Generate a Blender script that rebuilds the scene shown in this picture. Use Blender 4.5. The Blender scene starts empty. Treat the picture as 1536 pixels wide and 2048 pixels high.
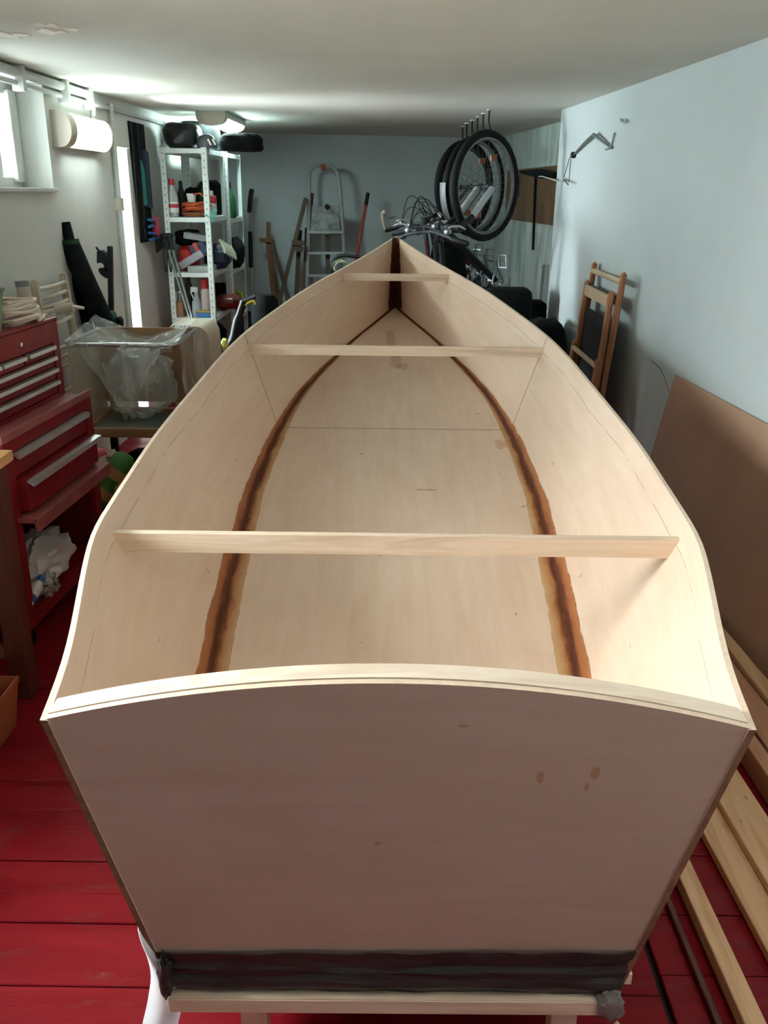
import bpy, bmesh, math, random
from mathutils import Vector, Matrix, Euler, noise as mnoise
R = math.radians
rnd = random.Random(7)
SC = bpy.context.scene
COL = SC.collection

# ------------------------------------------------------------------ camera, world, light, exposure
CAM_H = 1.42
PITCH, YAW, ROLL, FPX = R(20.25), 0.008, 0.009, 1740.0
_f = Vector((-math.sin(YAW) * math.cos(PITCH), math.cos(YAW) * math.cos(PITCH), -math.sin(PITCH)))
_r = Vector((math.cos(YAW), math.sin(YAW), 0))
_u = _r.cross(_f)
_r2 = _r * math.cos(ROLL) + _u * math.sin(ROLL)
_u2 = _u * math.cos(ROLL) - _r * math.sin(ROLL)
cam_data = bpy.data.cameras.new('camera')
cam_data.sensor_fit = 'VERTICAL'
cam_data.sensor_height = 36
cam_data.lens = FPX / 2048 * 36
cam_data.clip_start = 0.02
cam = bpy.data.objects.new('camera', cam_data)
COL.objects.link(cam)
cam.matrix_world = Matrix(((_r2.x, _u2.x, -_f.x, 0), (_r2.y, _u2.y, -_f.y, 0), (_r2.z, _u2.z, -_f.z, CAM_H), (0, 0, 0, 1)))
SC.camera = cam

SC.view_settings.view_transform = 'Standard'
SC.view_settings.look = 'None'
SC.view_settings.gamma = 1
SC.view_settings.use_curve_mapping = False
SC.view_settings.exposure = 3.3
try:
    SC.cycles.use_denoising = True
    SC.cycles.max_bounces = 10
    SC.cycles.diffuse_bounces = 6
    SC.cycles.transparent_max_bounces = 12
    SC.cycles.caustics_reflective = False
    SC.cycles.caustics_refractive = False
    SC.cycles.sample_clamp_indirect = 6
except Exception:
    pass

world = bpy.data.worlds.new('daylight_sky')
world.use_nodes = True
SC.world = world
world.node_tree.nodes['Background'].inputs[0].default_value = (0.86, 0.95, 1.0, 1)
world.node_tree.nodes['Background'].inputs[1].default_value = 2.5


def area(name, loc, target, sx, sy, power, col):
    d = bpy.data.lights.new(name, 'AREA')
    d.shape = 'RECTANGLE'
    d.size, d.size_y = sx, sy
    d.energy = power
    d.color = col
    o = bpy.data.objects.new(name, d)
    COL.objects.link(o)
    o.location = loc
    o.rotation_euler = (Vector(target) - Vector(loc)).to_track_quat('-Z', 'Z').to_euler()
    return o


# daylight arriving at the openings in the left wall: the window in view, the window nearer the viewer, the door
area('window_daylight', (-3.1, 3.9, 2.6), (-0.4, 3.7, 0.6), 1.3, 1.0, 14, (0.90, 0.97, 1.0))
area('near_window_daylight', (-2.95, 1.55, 2.45), (0.0, 1.45, 0.3), 2.0, 1.4, 77, (1.0, 0.97, 0.93))
area('door_daylight', (-2.2, 5.55, 1.0), (0.0, 5.5, 0.9), 0.5, 1.5, 30, (0.84, 0.97, 1.0))


# ------------------------------------------------------------------ pixel helpers (photograph read at a chosen distance)
def ray(u, v):
    return _r2 * ((u - 768) / FPX) + _u2 * ((1024 - v) / FPX) + _f


def atY(u, v, Y):
    d = ray(u, v)
    return Vector((0, 0, CAM_H)) + d * (Y / d.y)


def atX(u, v, X):
    d = ray(u, v)
    return Vector((0, 0, CAM_H)) + d * (X / d.x)


def atZ(u, v, Z):
    d = ray(u, v)
    return Vector((0, 0, CAM_H)) + d * ((Z - CAM_H) / d.z)


# ------------------------------------------------------------------ materials
class NT:
    def __init__(self, m):
        m.use_nodes = True
        self.t = m.node_tree
        self.b = self.t.nodes['Principled BSDF']
        self.out = self.t.nodes['Material Output']

    def n(self, typ, **kw):
        nd = self.t.nodes.new(typ)
        for k, v in kw.items():
            setattr(nd, k, v)
        return nd

    def l(self, a, b):
        self.t.links.new(a, b)

    def setin(self, sock, v):
        if hasattr(v, 'links') or hasattr(v, 'is_linked'):
            self.l(v, sock)
        else:
            sock.default_value = v

    def math(self, op, a, b=None, c=None, clamp=False):
        nd = self.n('ShaderNodeMath', operation=op)
        nd.use_clamp = clamp
        self.setin(nd.inputs[0], a)
        if b is not None:
            self.setin(nd.inputs[1], b)
        if c is not None:
            self.setin(nd.inputs[2], c)
        return nd.outputs[0]

    def mix(self, fac, a, b, blend='MIX'):
        nd = self.n('ShaderNodeMix', data_type='RGBA', blend_type=blend)
        self.setin(nd.inputs[0], fac)
        for s, v in ((nd.inputs[6], a), (nd.inputs[7], b)):
            if isinstance(v, tuple):
                s.default_value = v if len(v) == 4 else (*v, 1)
            else:
                self.l(v, s)
        return nd.outputs[2]

    def noise(self, vec, scale, detail=3, rough=0.5, dist=0.0):
        nd = self.n('ShaderNodeTexNoise')
        nd.inputs['Scale'].default_value = scale
        nd.inputs['Detail'].default_value = detail
        nd.inputs['Roughness'].default_value = rough
        nd.inputs['Distortion'].default_value = dist
        if vec is not None:
            self.l(vec, nd.inputs['Vector'])
        return nd.outputs['Fac']

    def coord(self, out='Object', scale=None, loc=None):
        tc = self.n('ShaderNodeTexCoord')
        s = tc.outputs[out]
        if scale or loc:
            mp = self.n('ShaderNodeMapping')
            self.l(s, mp.inputs[0])
            if scale:
                mp.inputs['Scale'].default_value = scale
            if loc:
                mp.inputs['Location'].default_value = loc
            s = mp.outputs[0]
        return s

    def ramp(self, fac, stops):
        nd = self.n('ShaderNodeValToRGB')
        e = nd.color_ramp.elements
        while len(e) < len(stops):
            e.new(0.5)
        for i, (p, c) in enumerate(stops):
            e[i].position = p
            e[i].color = (*c, 1) if len(c) == 3 else c
        self.l(fac, nd.inputs[0])
        return nd.outputs[0]

    def step(self, val, lo, hi):
        nd = self.n('ShaderNodeMapRange')
        nd.clamp = True
        self.setin(nd.inputs[0], val)
        nd.inputs[1].default_value, nd.inputs[2].default_value = lo, hi
        return nd.outputs[0]

    def bump(self, h, strength, dist=0.01):
        nd = self.n('ShaderNodeBump')
        nd.inputs['Strength'].default_value = strength
        nd.inputs['Distance'].default_value = dist
        self.l(h, nd.inputs['Height'])
        self.l(nd.outputs[0], self.b.inputs['Normal'])

    def color(self, v):
        if isinstance(v, tuple):
            self.b.inputs['Base Color'].default_value = (*v, 1)
        else:
            self.l(v, self.b.inputs['Base Color'])


def sc(c, k):
    return tuple(min(1, x * k) for x in c)


def mat(name, col, rough=0.6, metal=0.0, var=0.12, scale=9.0, bump=0.0, stretch=None, col2=None, spec=0.5):
    m = bpy.data.materials.new(name)
    t = NT(m)
    v = t.coord('Object', stretch)
    n = t.noise(v, scale, 4, 0.6)
    t.color(t.ramp(n, [(0.3, sc(col, 1 - var)), (0.72, col2 or sc(col, 1 + var))]))
    t.b.inputs['Roughness'].default_value = rough
    t.b.inputs['Metallic'].default_value = metal
    t.b.inputs['Specular IOR Level'].default_value = spec
    if bump:
        t.bump(n, bump)
    return m


def emit(name, col, strength):
    m = bpy.data.materials.new(name)
    t = NT(m)
    t.color((0.8, 0.8, 0.8))
    t.b.inputs['Emission Color'].default_value = (*col, 1)
    t.b.inputs['Emission Strength'].default_value = strength
    return m


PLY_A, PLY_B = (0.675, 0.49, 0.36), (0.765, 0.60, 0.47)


def ply(name, pencil=False, joint=None, stains=False, a=PLY_A, b=PLY_B, spots=False):
    m = bpy.data.materials.new(name)
    t = NT(m)
    uv = t.coord('UV')
    sep = t.n('ShaderNodeSeparateXYZ')
    t.l(uv, sep.inputs[0])
    U, V = sep.outputs[0], sep.outputs[1]
    st = t.n('ShaderNodeMapping')
    t.l(uv, st.inputs[0])
    st.inputs['Scale'].default_value = (3.0, 30, 1)
    g = t.noise(st.outputs[0], 1.0, 5, 0.6, 0.6)
    st2 = t.n('ShaderNodeMapping')
    t.l(uv, st2.inputs[0])
    st2.inputs['Scale'].default_value = (2.2, 5.5, 1)
    blot = t.noise(st2.outputs[0], 1.0, 4, 0.55, 1.2)
    fine = t.noise(uv, 260, 2, 0.5)
    f = t.math('ADD', t.math('MULTIPLY', g, 0.45), t.math('ADD', t.math('MULTIPLY', blot, 0.45), t.math('MULTIPLY', fine, 0.10)))
    c = t.ramp(f, [(0.33, a), (0.66, b)])
    if pencil:
        w = t.math('MULTIPLY', t.math('SUBTRACT', t.noise(uv, 2.3, 2), 0.5), 0.035)
        dv = t.math('ABSOLUTE', t.math('SUBTRACT', t.math('ADD', V, w), 0.055))
        brk = t.step(t.noise(uv, 9, 2), 0.36, 0.5)
        c = t.mix(t.math('MULTIPLY', t.math('MULTIPLY', t.math('SUBTRACT', 1, t.step(dv, 0.0006, 0.0016)), brk), 0.55), c, (0.13, 0.09, 0.07))
        sp = t.step(t.noise(uv, 26, 2, 0.4), 0.735, 0.78)
        c = t.mix(t.math('MULTIPLY', sp, 0.45), c, (0.2, 0.12, 0.07))
    if joint is not None:
        w = t.math('MULTIPLY', t.math('SUBTRACT', t.noise(uv, 30, 2), 0.5), 0.004)
        dj = t.math('ABSOLUTE', t.math('SUBTRACT', t.math('ADD', U, w), joint))
        c = t.mix(t.math('MULTIPLY', t.math('SUBTRACT', 1, t.step(dj, 0.0015, 0.0042)), 0.75), c, (0.10, 0.055, 0.035))
    if stains:
        def smudge(c, u0, v0, ru, rv, colr, amt, ns=14):
            du = t.math('DIVIDE', t.math('SUBTRACT', U, u0), ru)
            dv2 = t.math('DIVIDE', t.math('SUBTRACT', V, v0), rv)
            d = t.math('ADD', t.math('MULTIPLY', du, du), t.math('MULTIPLY', dv2, dv2))
            d = t.math('ADD', d, t.math('MULTIPLY', t.math('SUBTRACT', t.noise(uv, ns, 3), 0.5), 2.6))
            return t.mix(t.math('MULTIPLY', t.math('SUBTRACT', 1, t.step(d, 0.55, 0.85)), amt), c, colr)
        c = smudge(c, 4.27, 0.02, 0.16, 0.035, (0.30, 0.16, 0.10), 0.4)
        c = smudge(c, 4.17, 0.05, 0.07, 0.03, (0.28, 0.15, 0.10), 0.42)
        c = smudge(c, 4.62, -0.01, 0.18, 0.03, (0.26, 0.16, 0.10), 0.4)
        c = smudge(c, 3.30, 0.43, 0.05, 0.03, (0.5, 0.22, 0.08), 0.5, 40)
        c = smudge(c, 2.93, 0.13, 0.006, 0.045, (0.22, 0.12, 0.08), 0.6, 45)
        sp = t.step(t.noise(uv, 21, 2, 0.4), 0.755, 0.785)
        c = t.mix(t.math('MULTIPLY', sp, 0.6), c, (0.16, 0.08, 0.05))
    if spots:
        for (u0, v0, r1, r2) in ((0.211, 0.662, 0.006, 0.012), (0.286, 0.671, 0.007, 0.012), (0.277, 0.645, 0.004, 0.009), (-0.013, 0.529, 0.005, 0.005), (0.101, 0.75, 0.008, 0.003)):
            du = t.math('DIVIDE', t.math('SUBTRACT', U, u0), r1)
            dv2 = t.math('DIVIDE', t.math('SUBTRACT', V, v0), r2)
            d = t.math('ADD', t.math('MULTIPLY', du, du), t.math('MULTIPLY', dv2, dv2))
            d = t.math('ADD', d, t.math('MULTIPLY', t.math('SUBTRACT', t.noise(uv, 70, 2), 0.5), 1.4))
            c = t.mix(t.math('MULTIPLY', t.math('SUBTRACT', 1, t.step(d, 0.6, 1.1)), 0.6), c, (0.36, 0.17, 0.05))
    t.color(c)
    t.b.inputs['Roughness'].default_value = 0.42
    t.b.inputs['Specular IOR Level'].default_value = 0.35
    t.bump(g, 0.05, 0.002)
    return m


def pine(name, a=(0.62, 0.46, 0.32), b=(0.75, 0.60, 0.46), axis=0, ring=22.0, rough=0.5, knots=True):
    m = bpy.data.materials.new(name)
    t = NT(m)
    s = [ring, ring, ring]
    s[axis] = 1.6
    v = t.coord('Object', tuple(s))
    n = t.noise(v, 1.0, 4, 0.55, 1.0)
    c = t.ramp(n, [(0.30, a), (0.5, b), (0.62, sc(a, 0.96)), (0.75, b)])
    if knots:
        s2 = [38, 38, 38]
        s2[axis] = 14.0
        k = t.noise(t.coord('Object', tuple(s2)), 1.0, 1, 0.4)
        c = t.mix(t.math('MULTIPLY', t.step(k, 0.79, 0.82), 0.75), c, (0.20, 0.09, 0.04))
    t.color(c)
    t.b.inputs['Roughness'].default_value = rough
    t.bump(n, 0.06, 0.002)
    return m


def plaster(name, a, b, stain=None, samt=0.5, sscale=(1, 1, 1), bump=0.12):
    m = bpy.data.materials.new(name)
    t = NT(m)
    v = t.coord('Object')
    n = t.noise(v, 1.3, 5, 0.6)
    fine = t.noise(v, 55, 3, 0.6)
    c = t.ramp(n, [(0.3, a), (0.7, b)])
    if stain:
        s = t.noise(t.coord('Object', sscale), 1.0, 5, 0.62, 0.8)
        c = t.mix(t.math('MULTIPLY', t.step(s, 0.46, 0.68), samt), c, stain)
    t.color(c)
    t.b.inputs['Roughness'].default_value = 0.85
    t.b.inputs['Specular IOR Level'].default_value = 0.25
    t.bump(fine, bump, 0.006)
    return m


M = {}
M['ply_side'] = ply('birch_ply_side', pencil=True, joint=3.41)
M['ply_bottom'] = ply('birch_ply_bottom', joint=3.43, stains=True)
M['ply_transom_shaded'] = ply('birch_ply_transom_shaded', a=(0.475, 0.34, 0.27), b=(0.555, 0.41, 0.335), spots=True)  # same birch ply as the sides, darkened in colour for the transom's shade
M['ply_edge'] = mat('ply_edge', (0.72, 0.58, 0.44), 0.6, var=0.1, scale=60)
M['ply_dark_edge'] = mat('ply_dark_edge', (0.22, 0.11, 0.06), 0.6, var=0.25, scale=60)
M['pine'] = pine('pale_pine')
M['pine_rail'] = pine('pale_pine_rail', (0.66, 0.53, 0.40), (0.78, 0.67, 0.54))
M['pine_y'] = pine('pine_lengthwise', (0.56, 0.33, 0.16), (0.68, 0.45, 0.25), axis=1)
M['pine_red'] = pine('reddish_pine', (0.40, 0.19, 0.10), (0.50, 0.27, 0.16), axis=1)
M['beech'] = pine('oiled_beech', (0.36, 0.15, 0.065), (0.46, 0.21, 0.10), axis=2, ring=40, knots=False)
M['dowel'] = mat('pale_dowel', (0.56, 0.42, 0.28), 0.5)
M['old_wood'] = mat('old_grey_wood', (0.10, 0.07, 0.045), 0.75, var=0.35, scale=14, stretch=(1, 1, 0.15))
M['brown_wood'] = mat('brown_wood', (0.17, 0.075, 0.03), 0.6, var=0.3, scale=14, stretch=(1, 1, 0.15))
M['dark_wood'] = mat('dark_varnished_wood', (0.085, 0.022, 0.012), 0.5, var=0.3, scale=14, stretch=(1, 1, 0.15))
M['table_wood'] = pine('worn_tabletop_wood', (0.42, 0.20, 0.07), (0.56, 0.31, 0.13), axis=1)
M['hardboard'] = mat('hardboard', (0.45, 0.275, 0.185), 0.55, var=0.10, scale=3)
M['board_back'] = mat('brown_board', (0.17, 0.095, 0.042), 0.6, var=0.3, scale=5, stretch=(1, 1, 0.4))
M['red_paint'] = mat('red_tool_paint', (0.20, 0.008, 0.012), 0.38, var=0.18, scale=5)
M['red_dusty'] = mat('dusty_red_paint', (0.30, 0.075, 0.07), 0.6, var=0.2, scale=12)
M['dark_gap'] = mat('dark_gap', (0.012, 0.006, 0.006), 0.8)
M['alu'] = mat('brushed_aluminium', (0.62, 0.64, 0.64), 0.35, 0.75, var=0.08)
M['dull_alu'] = mat('dull_aluminium', (0.42, 0.45, 0.46), 0.5, 0.4, var=0.12)
M['chrome'] = mat('chrome', (0.75, 0.76, 0.77), 0.15, 1.0, var=0.05)
M['steel_dark'] = mat('dark_steel', (0.04, 0.045, 0.05), 0.45, 0.4, spec=0.3)
M['black'] = mat('black_plastic', (0.009, 0.011, 0.012), 0.5, var=0.3, spec=0.3)
M['black_matte'] = mat('black_matte', (0.007, 0.008, 0.008), 0.95, var=0.3, spec=0.08)
M['rubber'] = mat('black_rubber', (0.011, 0.012, 0.012), 0.85, var=0.25, scale=40, spec=0.2)
M['black_fabric'] = mat('black_fabric', (0.009, 0.012, 0.012), 0.95, var=0.4, scale=14, bump=0.3, spec=0.15)
M['black_shiny'] = mat('black_shiny_nylon', (0.014, 0.018, 0.018), 0.3, var=0.4, scale=14, bump=0.4)
M['chair_fabric'] = mat('charcoal_sling_fabric', (0.045, 0.055, 0.062), 0.8, var=0.2, scale=30, stretch=(1, 6, 0.5), bump=0.1)
M['shelf_white'] = mat('white_shelf_steel', (0.66, 0.74, 0.73), 0.5, var=0.04)
M['hole'] = mat('punched_hole', (0.16, 0.18, 0.18), 0.8)
M['beige'] = mat('beige_enamel', (0.55, 0.49, 0.39), 0.45, var=0.05)
M['beige_pl'] = mat('beige_plastic', (0.50, 0.44, 0.35), 0.5, var=0.06)
M['cable'] = mat('beige_cable', (0.66, 0.55, 0.45), 0.5, var=0.06)
M['green_pl'] = mat('green_plastic', (0.14, 0.235, 0.16), 0.6, var=0.35, scale=7)
M['clay'] = mat('terracotta_plastic', (0.30, 0.09, 0.035), 0.6, var=0.2)
M['white_pl'] = mat('white_plastic', (0.70, 0.72, 0.71), 0.45, var=0.04)
M['white_sheet'] = mat('white_sheet', (0.86, 0.88, 0.93), 0.7, var=0.03)
M['blue'] = mat('blue_plastic', (0.03, 0.16, 0.42), 0.4, var=0.1)
M['red'] = mat('red_plastic', (0.45, 0.02, 0.02), 0.4, var=0.1)
M['pink_red'] = mat('pinkish_red_plastic', (0.50, 0.03, 0.07), 0.45, var=0.1)
M['orange'] = mat('orange_cord', (0.55, 0.09, 0.02), 0.5, var=0.1)
M['orange_red'] = mat('orange_red_paint', (0.40, 0.055, 0.022), 0.5, var=0.1)
M['green'] = mat('green_wrapping', (0.05, 0.20, 0.035), 0.55, var=0.3, scale=12)
M['teal'] = mat('teal_cloth', (0.20, 0.58, 0.50), 0.7, var=0.1)
M['teal_dark'] = mat('teal_fabric', (0.01, 0.26, 0.20), 0.6, var=0.15)
M['yellow'] = mat('yellow_plastic', (0.68, 0.55, 0.05), 0.45, var=0.1)
M['lime'] = mat('lime_plastic', (0.55, 0.62, 0.13), 0.45, var=0.1)
M['tan'] = mat('tan_cardboard', (0.42, 0.28, 0.10), 0.8, var=0.2, scale=12)
M['brown_card'] = mat('brown_cardboard', (0.30, 0.165, 0.085), 0.8, var=0.15)
M['tray_bed'] = mat('grey_green_tray', (0.11, 0.12, 0.10), 0.8, var=0.2)
M['tape'] = mat('black_tape', (0.030, 0.027, 0.028), 0.38, var=0.4, scale=9, stretch=(1, 4, 8), bump=0.25, spec=0.35)
M['grey_tape'] = mat('grey_tape', (0.16, 0.14, 0.13), 0.45, var=0.25, bump=0.2)
M['grey_box'] = mat('grey_card', (0.22, 0.235, 0.24), 0.6, var=0.15)
M['navy'] = mat('navy_wrapping', (0.025, 0.04, 0.10), 0.5, var=0.3)
M['grey_wire'] = mat('grey_wire', (0.16, 0.18, 0.175), 0.5, 0.3)
M['lamp_case'] = mat('lamp_case', (0.50, 0.46, 0.37), 0.5, var=0.04)
M['conduit'] = mat('painted_conduit', (0.55, 0.58, 0.56), 0.6, var=0.1)
M['rim_grey'] = mat('grey_rim', (0.17, 0.18, 0.18), 0.45, 0.5, var=0.1)
M['spoke'] = mat('spoke_steel', (0.16, 0.17, 0.17), 0.5, 0.5)
M['worn_steel'] = mat('worn_steel', (0.30, 0.32, 0.33), 0.35, 0.8)
M['reflector'] = mat('orange_reflector', (0.34, 0.08, 0.008), 0.4)
M['paint_flake'] = mat('bare_plaster_flake', (0.90, 0.87, 0.80), 0.9, var=0.1, scale=30)
M['window_white'] = mat('window_paint', (0.62, 0.63, 0.60), 0.5, var=0.1)
M['wall_left'] = plaster('left_wall_plaster', (0.58, 0.60, 0.57), (0.66, 0.68, 0.65), (0.46, 0.44, 0.40), 0.35, (1.2, 1.2, 1.0))
M['wall_right'] = plaster('right_wall_plaster', (0.49, 0.55, 0.555), (0.55, 0.61, 0.615), None)
M['wall_back'] = plaster('back_wall_plaster', (0.50, 0.57, 0.59), (0.58, 0.65, 0.67))
M['niche'] = plaster('stained_niche_plaster', (0.52, 0.61, 0.58), (0.60, 0.69, 0.66), (0.17, 0.23, 0.19), 0.8, (0.5, 4.5, 0.8))
M['ceiling'] = plaster('ceiling_plaster', (0.61, 0.61, 0.545), (0.69, 0.685, 0.615), (0.50, 0.48, 0.41), 0.22, (0.8, 0.5, 1), 0.2)
M['outside'] = plaster('outside_render', (0.7, 0.7, 0.7), (0.8, 0.8, 0.8))
M['lamp_glow'] = emit('lamp_glow', (0.84, 1.0, 0.96), 3.2)
M['lamp_glow2'] = emit('ceiling_lamp_glow', (0.76, 1.0, 0.97), 8.0)
M['added_lamp_glow'] = emit('added_fill_lamp_glow', (1.0, 0.96, 0.9), 2.2)  # emission of the added, unseen lamp over the front


def floor_mat():
    m = bpy.data.materials.new('red_floor_paint')
    t = NT(m)
    v = t.coord('Object', (2.2, 14, 1))
    n = t.noise(v, 1.0, 5, 0.62, 0.5)
    c = t.ramp(n, [(0.3, (0.145, 0.003, 0.007)), (0.7, (0.215, 0.006, 0.012))])
    v2 = t.coord('Object', (6, 22, 1))
    w = t.noise(v2, 1.0, 6, 0.7)
    c = t.mix(t.math('MULTIPLY', t.step(w, 0.56, 0.70), 0.5), c, (0.13, 0.05, 0.045))
    d = t.noise(t.coord('Object'), 18, 4, 0.7)
    c = t.mix(t.math('MULTIPLY', t.step(d, 0.66, 0.74), 0.5), c, (0.33, 0.17, 0.16))
    t.color(c)
    t.l(t.step(n, -0.3, 1.6), t.b.inputs['Roughness'])
    t.b.inputs['Specular IOR Level'].default_value = 0.16
    t.bump(w, 0.4, 0.005)
    return m


M['floor'] = floor_mat()


def film(name, fac, tint=(0.75, 0.80, 0.78)):
    m = bpy.data.materials.new(name)
    t = NT(m)
    t.color(tint)
    t.b.inputs['Roughness'].default_value = 0.26
    tr = t.n('ShaderNodeBsdfTransparent')
    tr.inputs[0].default_value = (0.93, 0.96, 0.95, 1)
    mx = t.n('ShaderNodeMixShader')
    n = t.noise(t.coord('Object', (9, 9, 2.5)), 1.0, 4, 0.6, 1.5)
    t.l(t.math('ADD', t.math('MULTIPLY', t.step(n, 0.35, 0.75), fac), fac * 0.35), mx.inputs[0])
    t.l(tr.outputs[0], mx.inputs[1])
    t.l(t.b.outputs[0], mx.inputs[2])
    t.l(mx.outputs[0], t.out.inputs[0])
    t.bump(n, 0.5, 0.02)
    return m


M['film'] = film('clear_polythene', 0.38)
M['film2'] = film('thin_clear_bag', 0.5, (0.55, 0.55, 0.56))


def glass_mat():
    m = bpy.data.materials.new('window_glass')
    t = NT(m)
    tr = t.n('ShaderNodeBsdfTransparent')
    tr.inputs[0].default_value = (0.95, 0.98, 0.98, 1)
    gl = t.n('ShaderNodeBsdfGlossy')
    gl.inputs['Roughness'].default_value = 0.05
    mx = t.n('ShaderNodeMixShader')
    mx.inputs[0].default_value = 0.06
    t.l(tr.outputs[0], mx.inputs[1])
    t.l(gl.outputs[0], mx.inputs[2])
    t.l(mx.outputs[0], t.out.inputs[0])
    return m


M['glass'] = glass_mat()


def bottle_mat():
    m = bpy.data.materials.new('clear_bottle_plastic')
    t = NT(m)
    t.color((0.7, 0.78, 0.78))
    t.b.inputs['Roughness'].default_value = 0.1
    tr = t.n('ShaderNodeBsdfTransparent')
    mx = t.n('ShaderNodeMixShader')
    mx.inputs[0].default_value = 0.5
    t.l(tr.outputs[0], mx.inputs[1])
    t.l(t.b.outputs[0], mx.inputs[2])
    t.l(mx.outputs[0], t.out.inputs[0])
    return m


M['clear_bottle'] = bottle_mat()


def fillet_mat():
    m = bpy.data.materials.new('brown_epoxy_fillet')
    t = NT(m)
    uv = t.coord('UV')
    sep = t.n('ShaderNodeSeparateXYZ')
    t.l(uv, sep.inputs[0])
    mp = t.n('ShaderNodeMapping')
    t.l(uv, mp.inputs[0])
    mp.inputs['Scale'].default_value = (7, 2.2, 1)
    n = t.noise(mp.outputs[0], 1.0, 4, 0.65, 0.6)
    off = t.math('ADD', sep.outputs[1], t.math('MULTIPLY', t.math('SUBTRACT', n, 0.5), 0.55))
    c = t.ramp(off, [(0.02, (0.42, 0.17, 0.065)), (0.28, (0.33, 0.11, 0.036)), (0.40, (0.13, 0.034, 0.012)), (0.52, (0.085, 0.022, 0.008)),
                     (0.62, (0.20, 0.06, 0.02)), (0.76, (0.46, 0.22, 0.085)), (0.95, (0.52, 0.33, 0.17))])
    t.color(c)
    t.b.inputs['Roughness'].default_value = 0.62
    t.b.inputs['Specular IOR Level'].default_value = 0.25
    return m


M['fillet'] = fillet_mat()
M['stem_fillet'] = mat('brown_stem_fillet', (0.075, 0.022, 0.008), 0.45, var=0.35, scale=10, stretch=(1, 1, 0.3))

# ------------------------------------------------------------------ mesh helpers
OFF = {}


def bm_new():
    return bmesh.new()


def box(bm, x0, x1, y0, y1, z0, z1, bev=0.0, mi=0, rot=None, seg=2):
    mtx = Matrix.Translation(((x0 + x1) / 2, (y0 + y1) / 2, (z0 + z1) / 2))
    if rot is not None:
        mtx = mtx @ rot.to_4x4()
    mtx = mtx @ Matrix.Diagonal((abs(x1 - x0), abs(y1 - y0), abs(z1 - z0), 1))
    tmp = bmesh.new()
    bmesh.ops.create_cube(tmp, size=1, matrix=mtx)
    if bev:
        bmesh.ops.bevel(tmp, geom=list(tmp.edges), offset=bev, segments=seg, affect='EDGES', profile=0.6)
    merge(bm, tmp, mi)


def merge(bm, tmp, mi=0):
    vm = {}
    for v in tmp.verts:
        vm[v] = bm.verts.new(v.co)
    for f in tmp.faces:
        try:
            nf = bm.faces.new([vm[v] for v in f.verts])
            nf.material_index = mi
        except ValueError:
            pass
    tmp.free()


def bar(bm, p0, p1, w, t, up=(0, 0, 1), bev=0.0, mi=0):
    """rectangular bar from p0 to p1: w across, t along 'up'"""
    p0, p1 = Vector(p0), Vector(p1)
    d = p1 - p0
    L = d.length
    d.normalize()
    up = Vector(up)
    s = d.cross(up)
    if s.length < 1e-5:
        s = d.cross(Vector((1, 0, 0)))
    s.normalize()
    u = s.cross(d)
    mtx = Matrix(((s.x, d.x, u.x, 0), (s.y, d.y, u.y, 0), (s.z, d.z, u.z, 0), (0, 0, 0, 1)))
    mtx = Matrix.Translation((p0 + p1) / 2) @ mtx @ Matrix.Diagonal((w, L, t, 1))
    tmp = bmesh.new()
    bmesh.ops.create_cube(tmp, size=1, matrix=mtx)
    if bev:
        bmesh.ops.bevel(tmp, geom=list(tmp.edges), offset=bev, segments=2, affect='EDGES')
    merge(bm, tmp, mi)


def tube(bm, pts, r, seg=8, closed=False, mi=0, caps=True):
    """tube along points; r a number or a list"""
    pts = [Vector(p) for p in pts]
    n = len(pts)
    rr = r if isinstance(r, (list, tuple)) else [r] * n
    rings = []
    prev = None
    for i, p in enumerate(pts):
        if closed:
            d = pts[(i + 1) % n] - pts[i - 1]
        else:
            d = pts[min(i + 1, n - 1)] - pts[max(i - 1, 0)]
        d.normalize()
        if prev is None:
            a = Vector((0, 0, 1)) if abs(d.z) < 0.9 else Vector((1, 0, 0))
        else:
            a = prev
        s = a - d * a.dot(d)
        if s.length < 1e-6:
            s = d.orthogonal()
        s.normalize()
        prev = s
        t2 = d.cross(s)
        rings.append([bm.verts.new(p + (s * math.cos(2 * math.pi * k / seg) + t2 * math.sin(2 * math.pi * k / seg)) * rr[i]) for k in range(seg)])
    m = n if closed else n - 1
    for i in range(m):
        a, b = rings[i], rings[(i + 1) % n]
        for k in range(seg):
            f = bm.faces.new((a[k], a[(k + 1) % seg], b[(k + 1) % seg], b[k]))
            f.material_index = mi
    if caps and not closed:
        for rg in (rings[0][::-1], rings[-1]):
            try:
                bm.faces.new(rg).material_index = mi
            except ValueError:
                pass


def smooth_pts(ctrl, n=8, closed=False):
    c = [Vector(p) for p in ctrl]
    out = []
    N = len(c)
    for i in range(N if closed else N - 1):
        if closed:
            p0, p1, p2, p3 = c[i - 1], c[i], c[(i + 1) % N], c[(i + 2) % N]
        else:
            p0, p1, p2, p3 = c[max(i - 1, 0)], c[i], c[i + 1], c[min(i + 2, N - 1)]
        for k in range(n):
            t = k / n
            out.append(0.5 * ((2 * p1) + (p2 - p0) * t + (2 * p0 - 5 * p1 + 4 * p2 - p3) * t * t + (3 * p1 - p0 - 3 * p2 + p3) * t ** 3))
    if not closed:
        out.append(c[-1])
    return out


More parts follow.
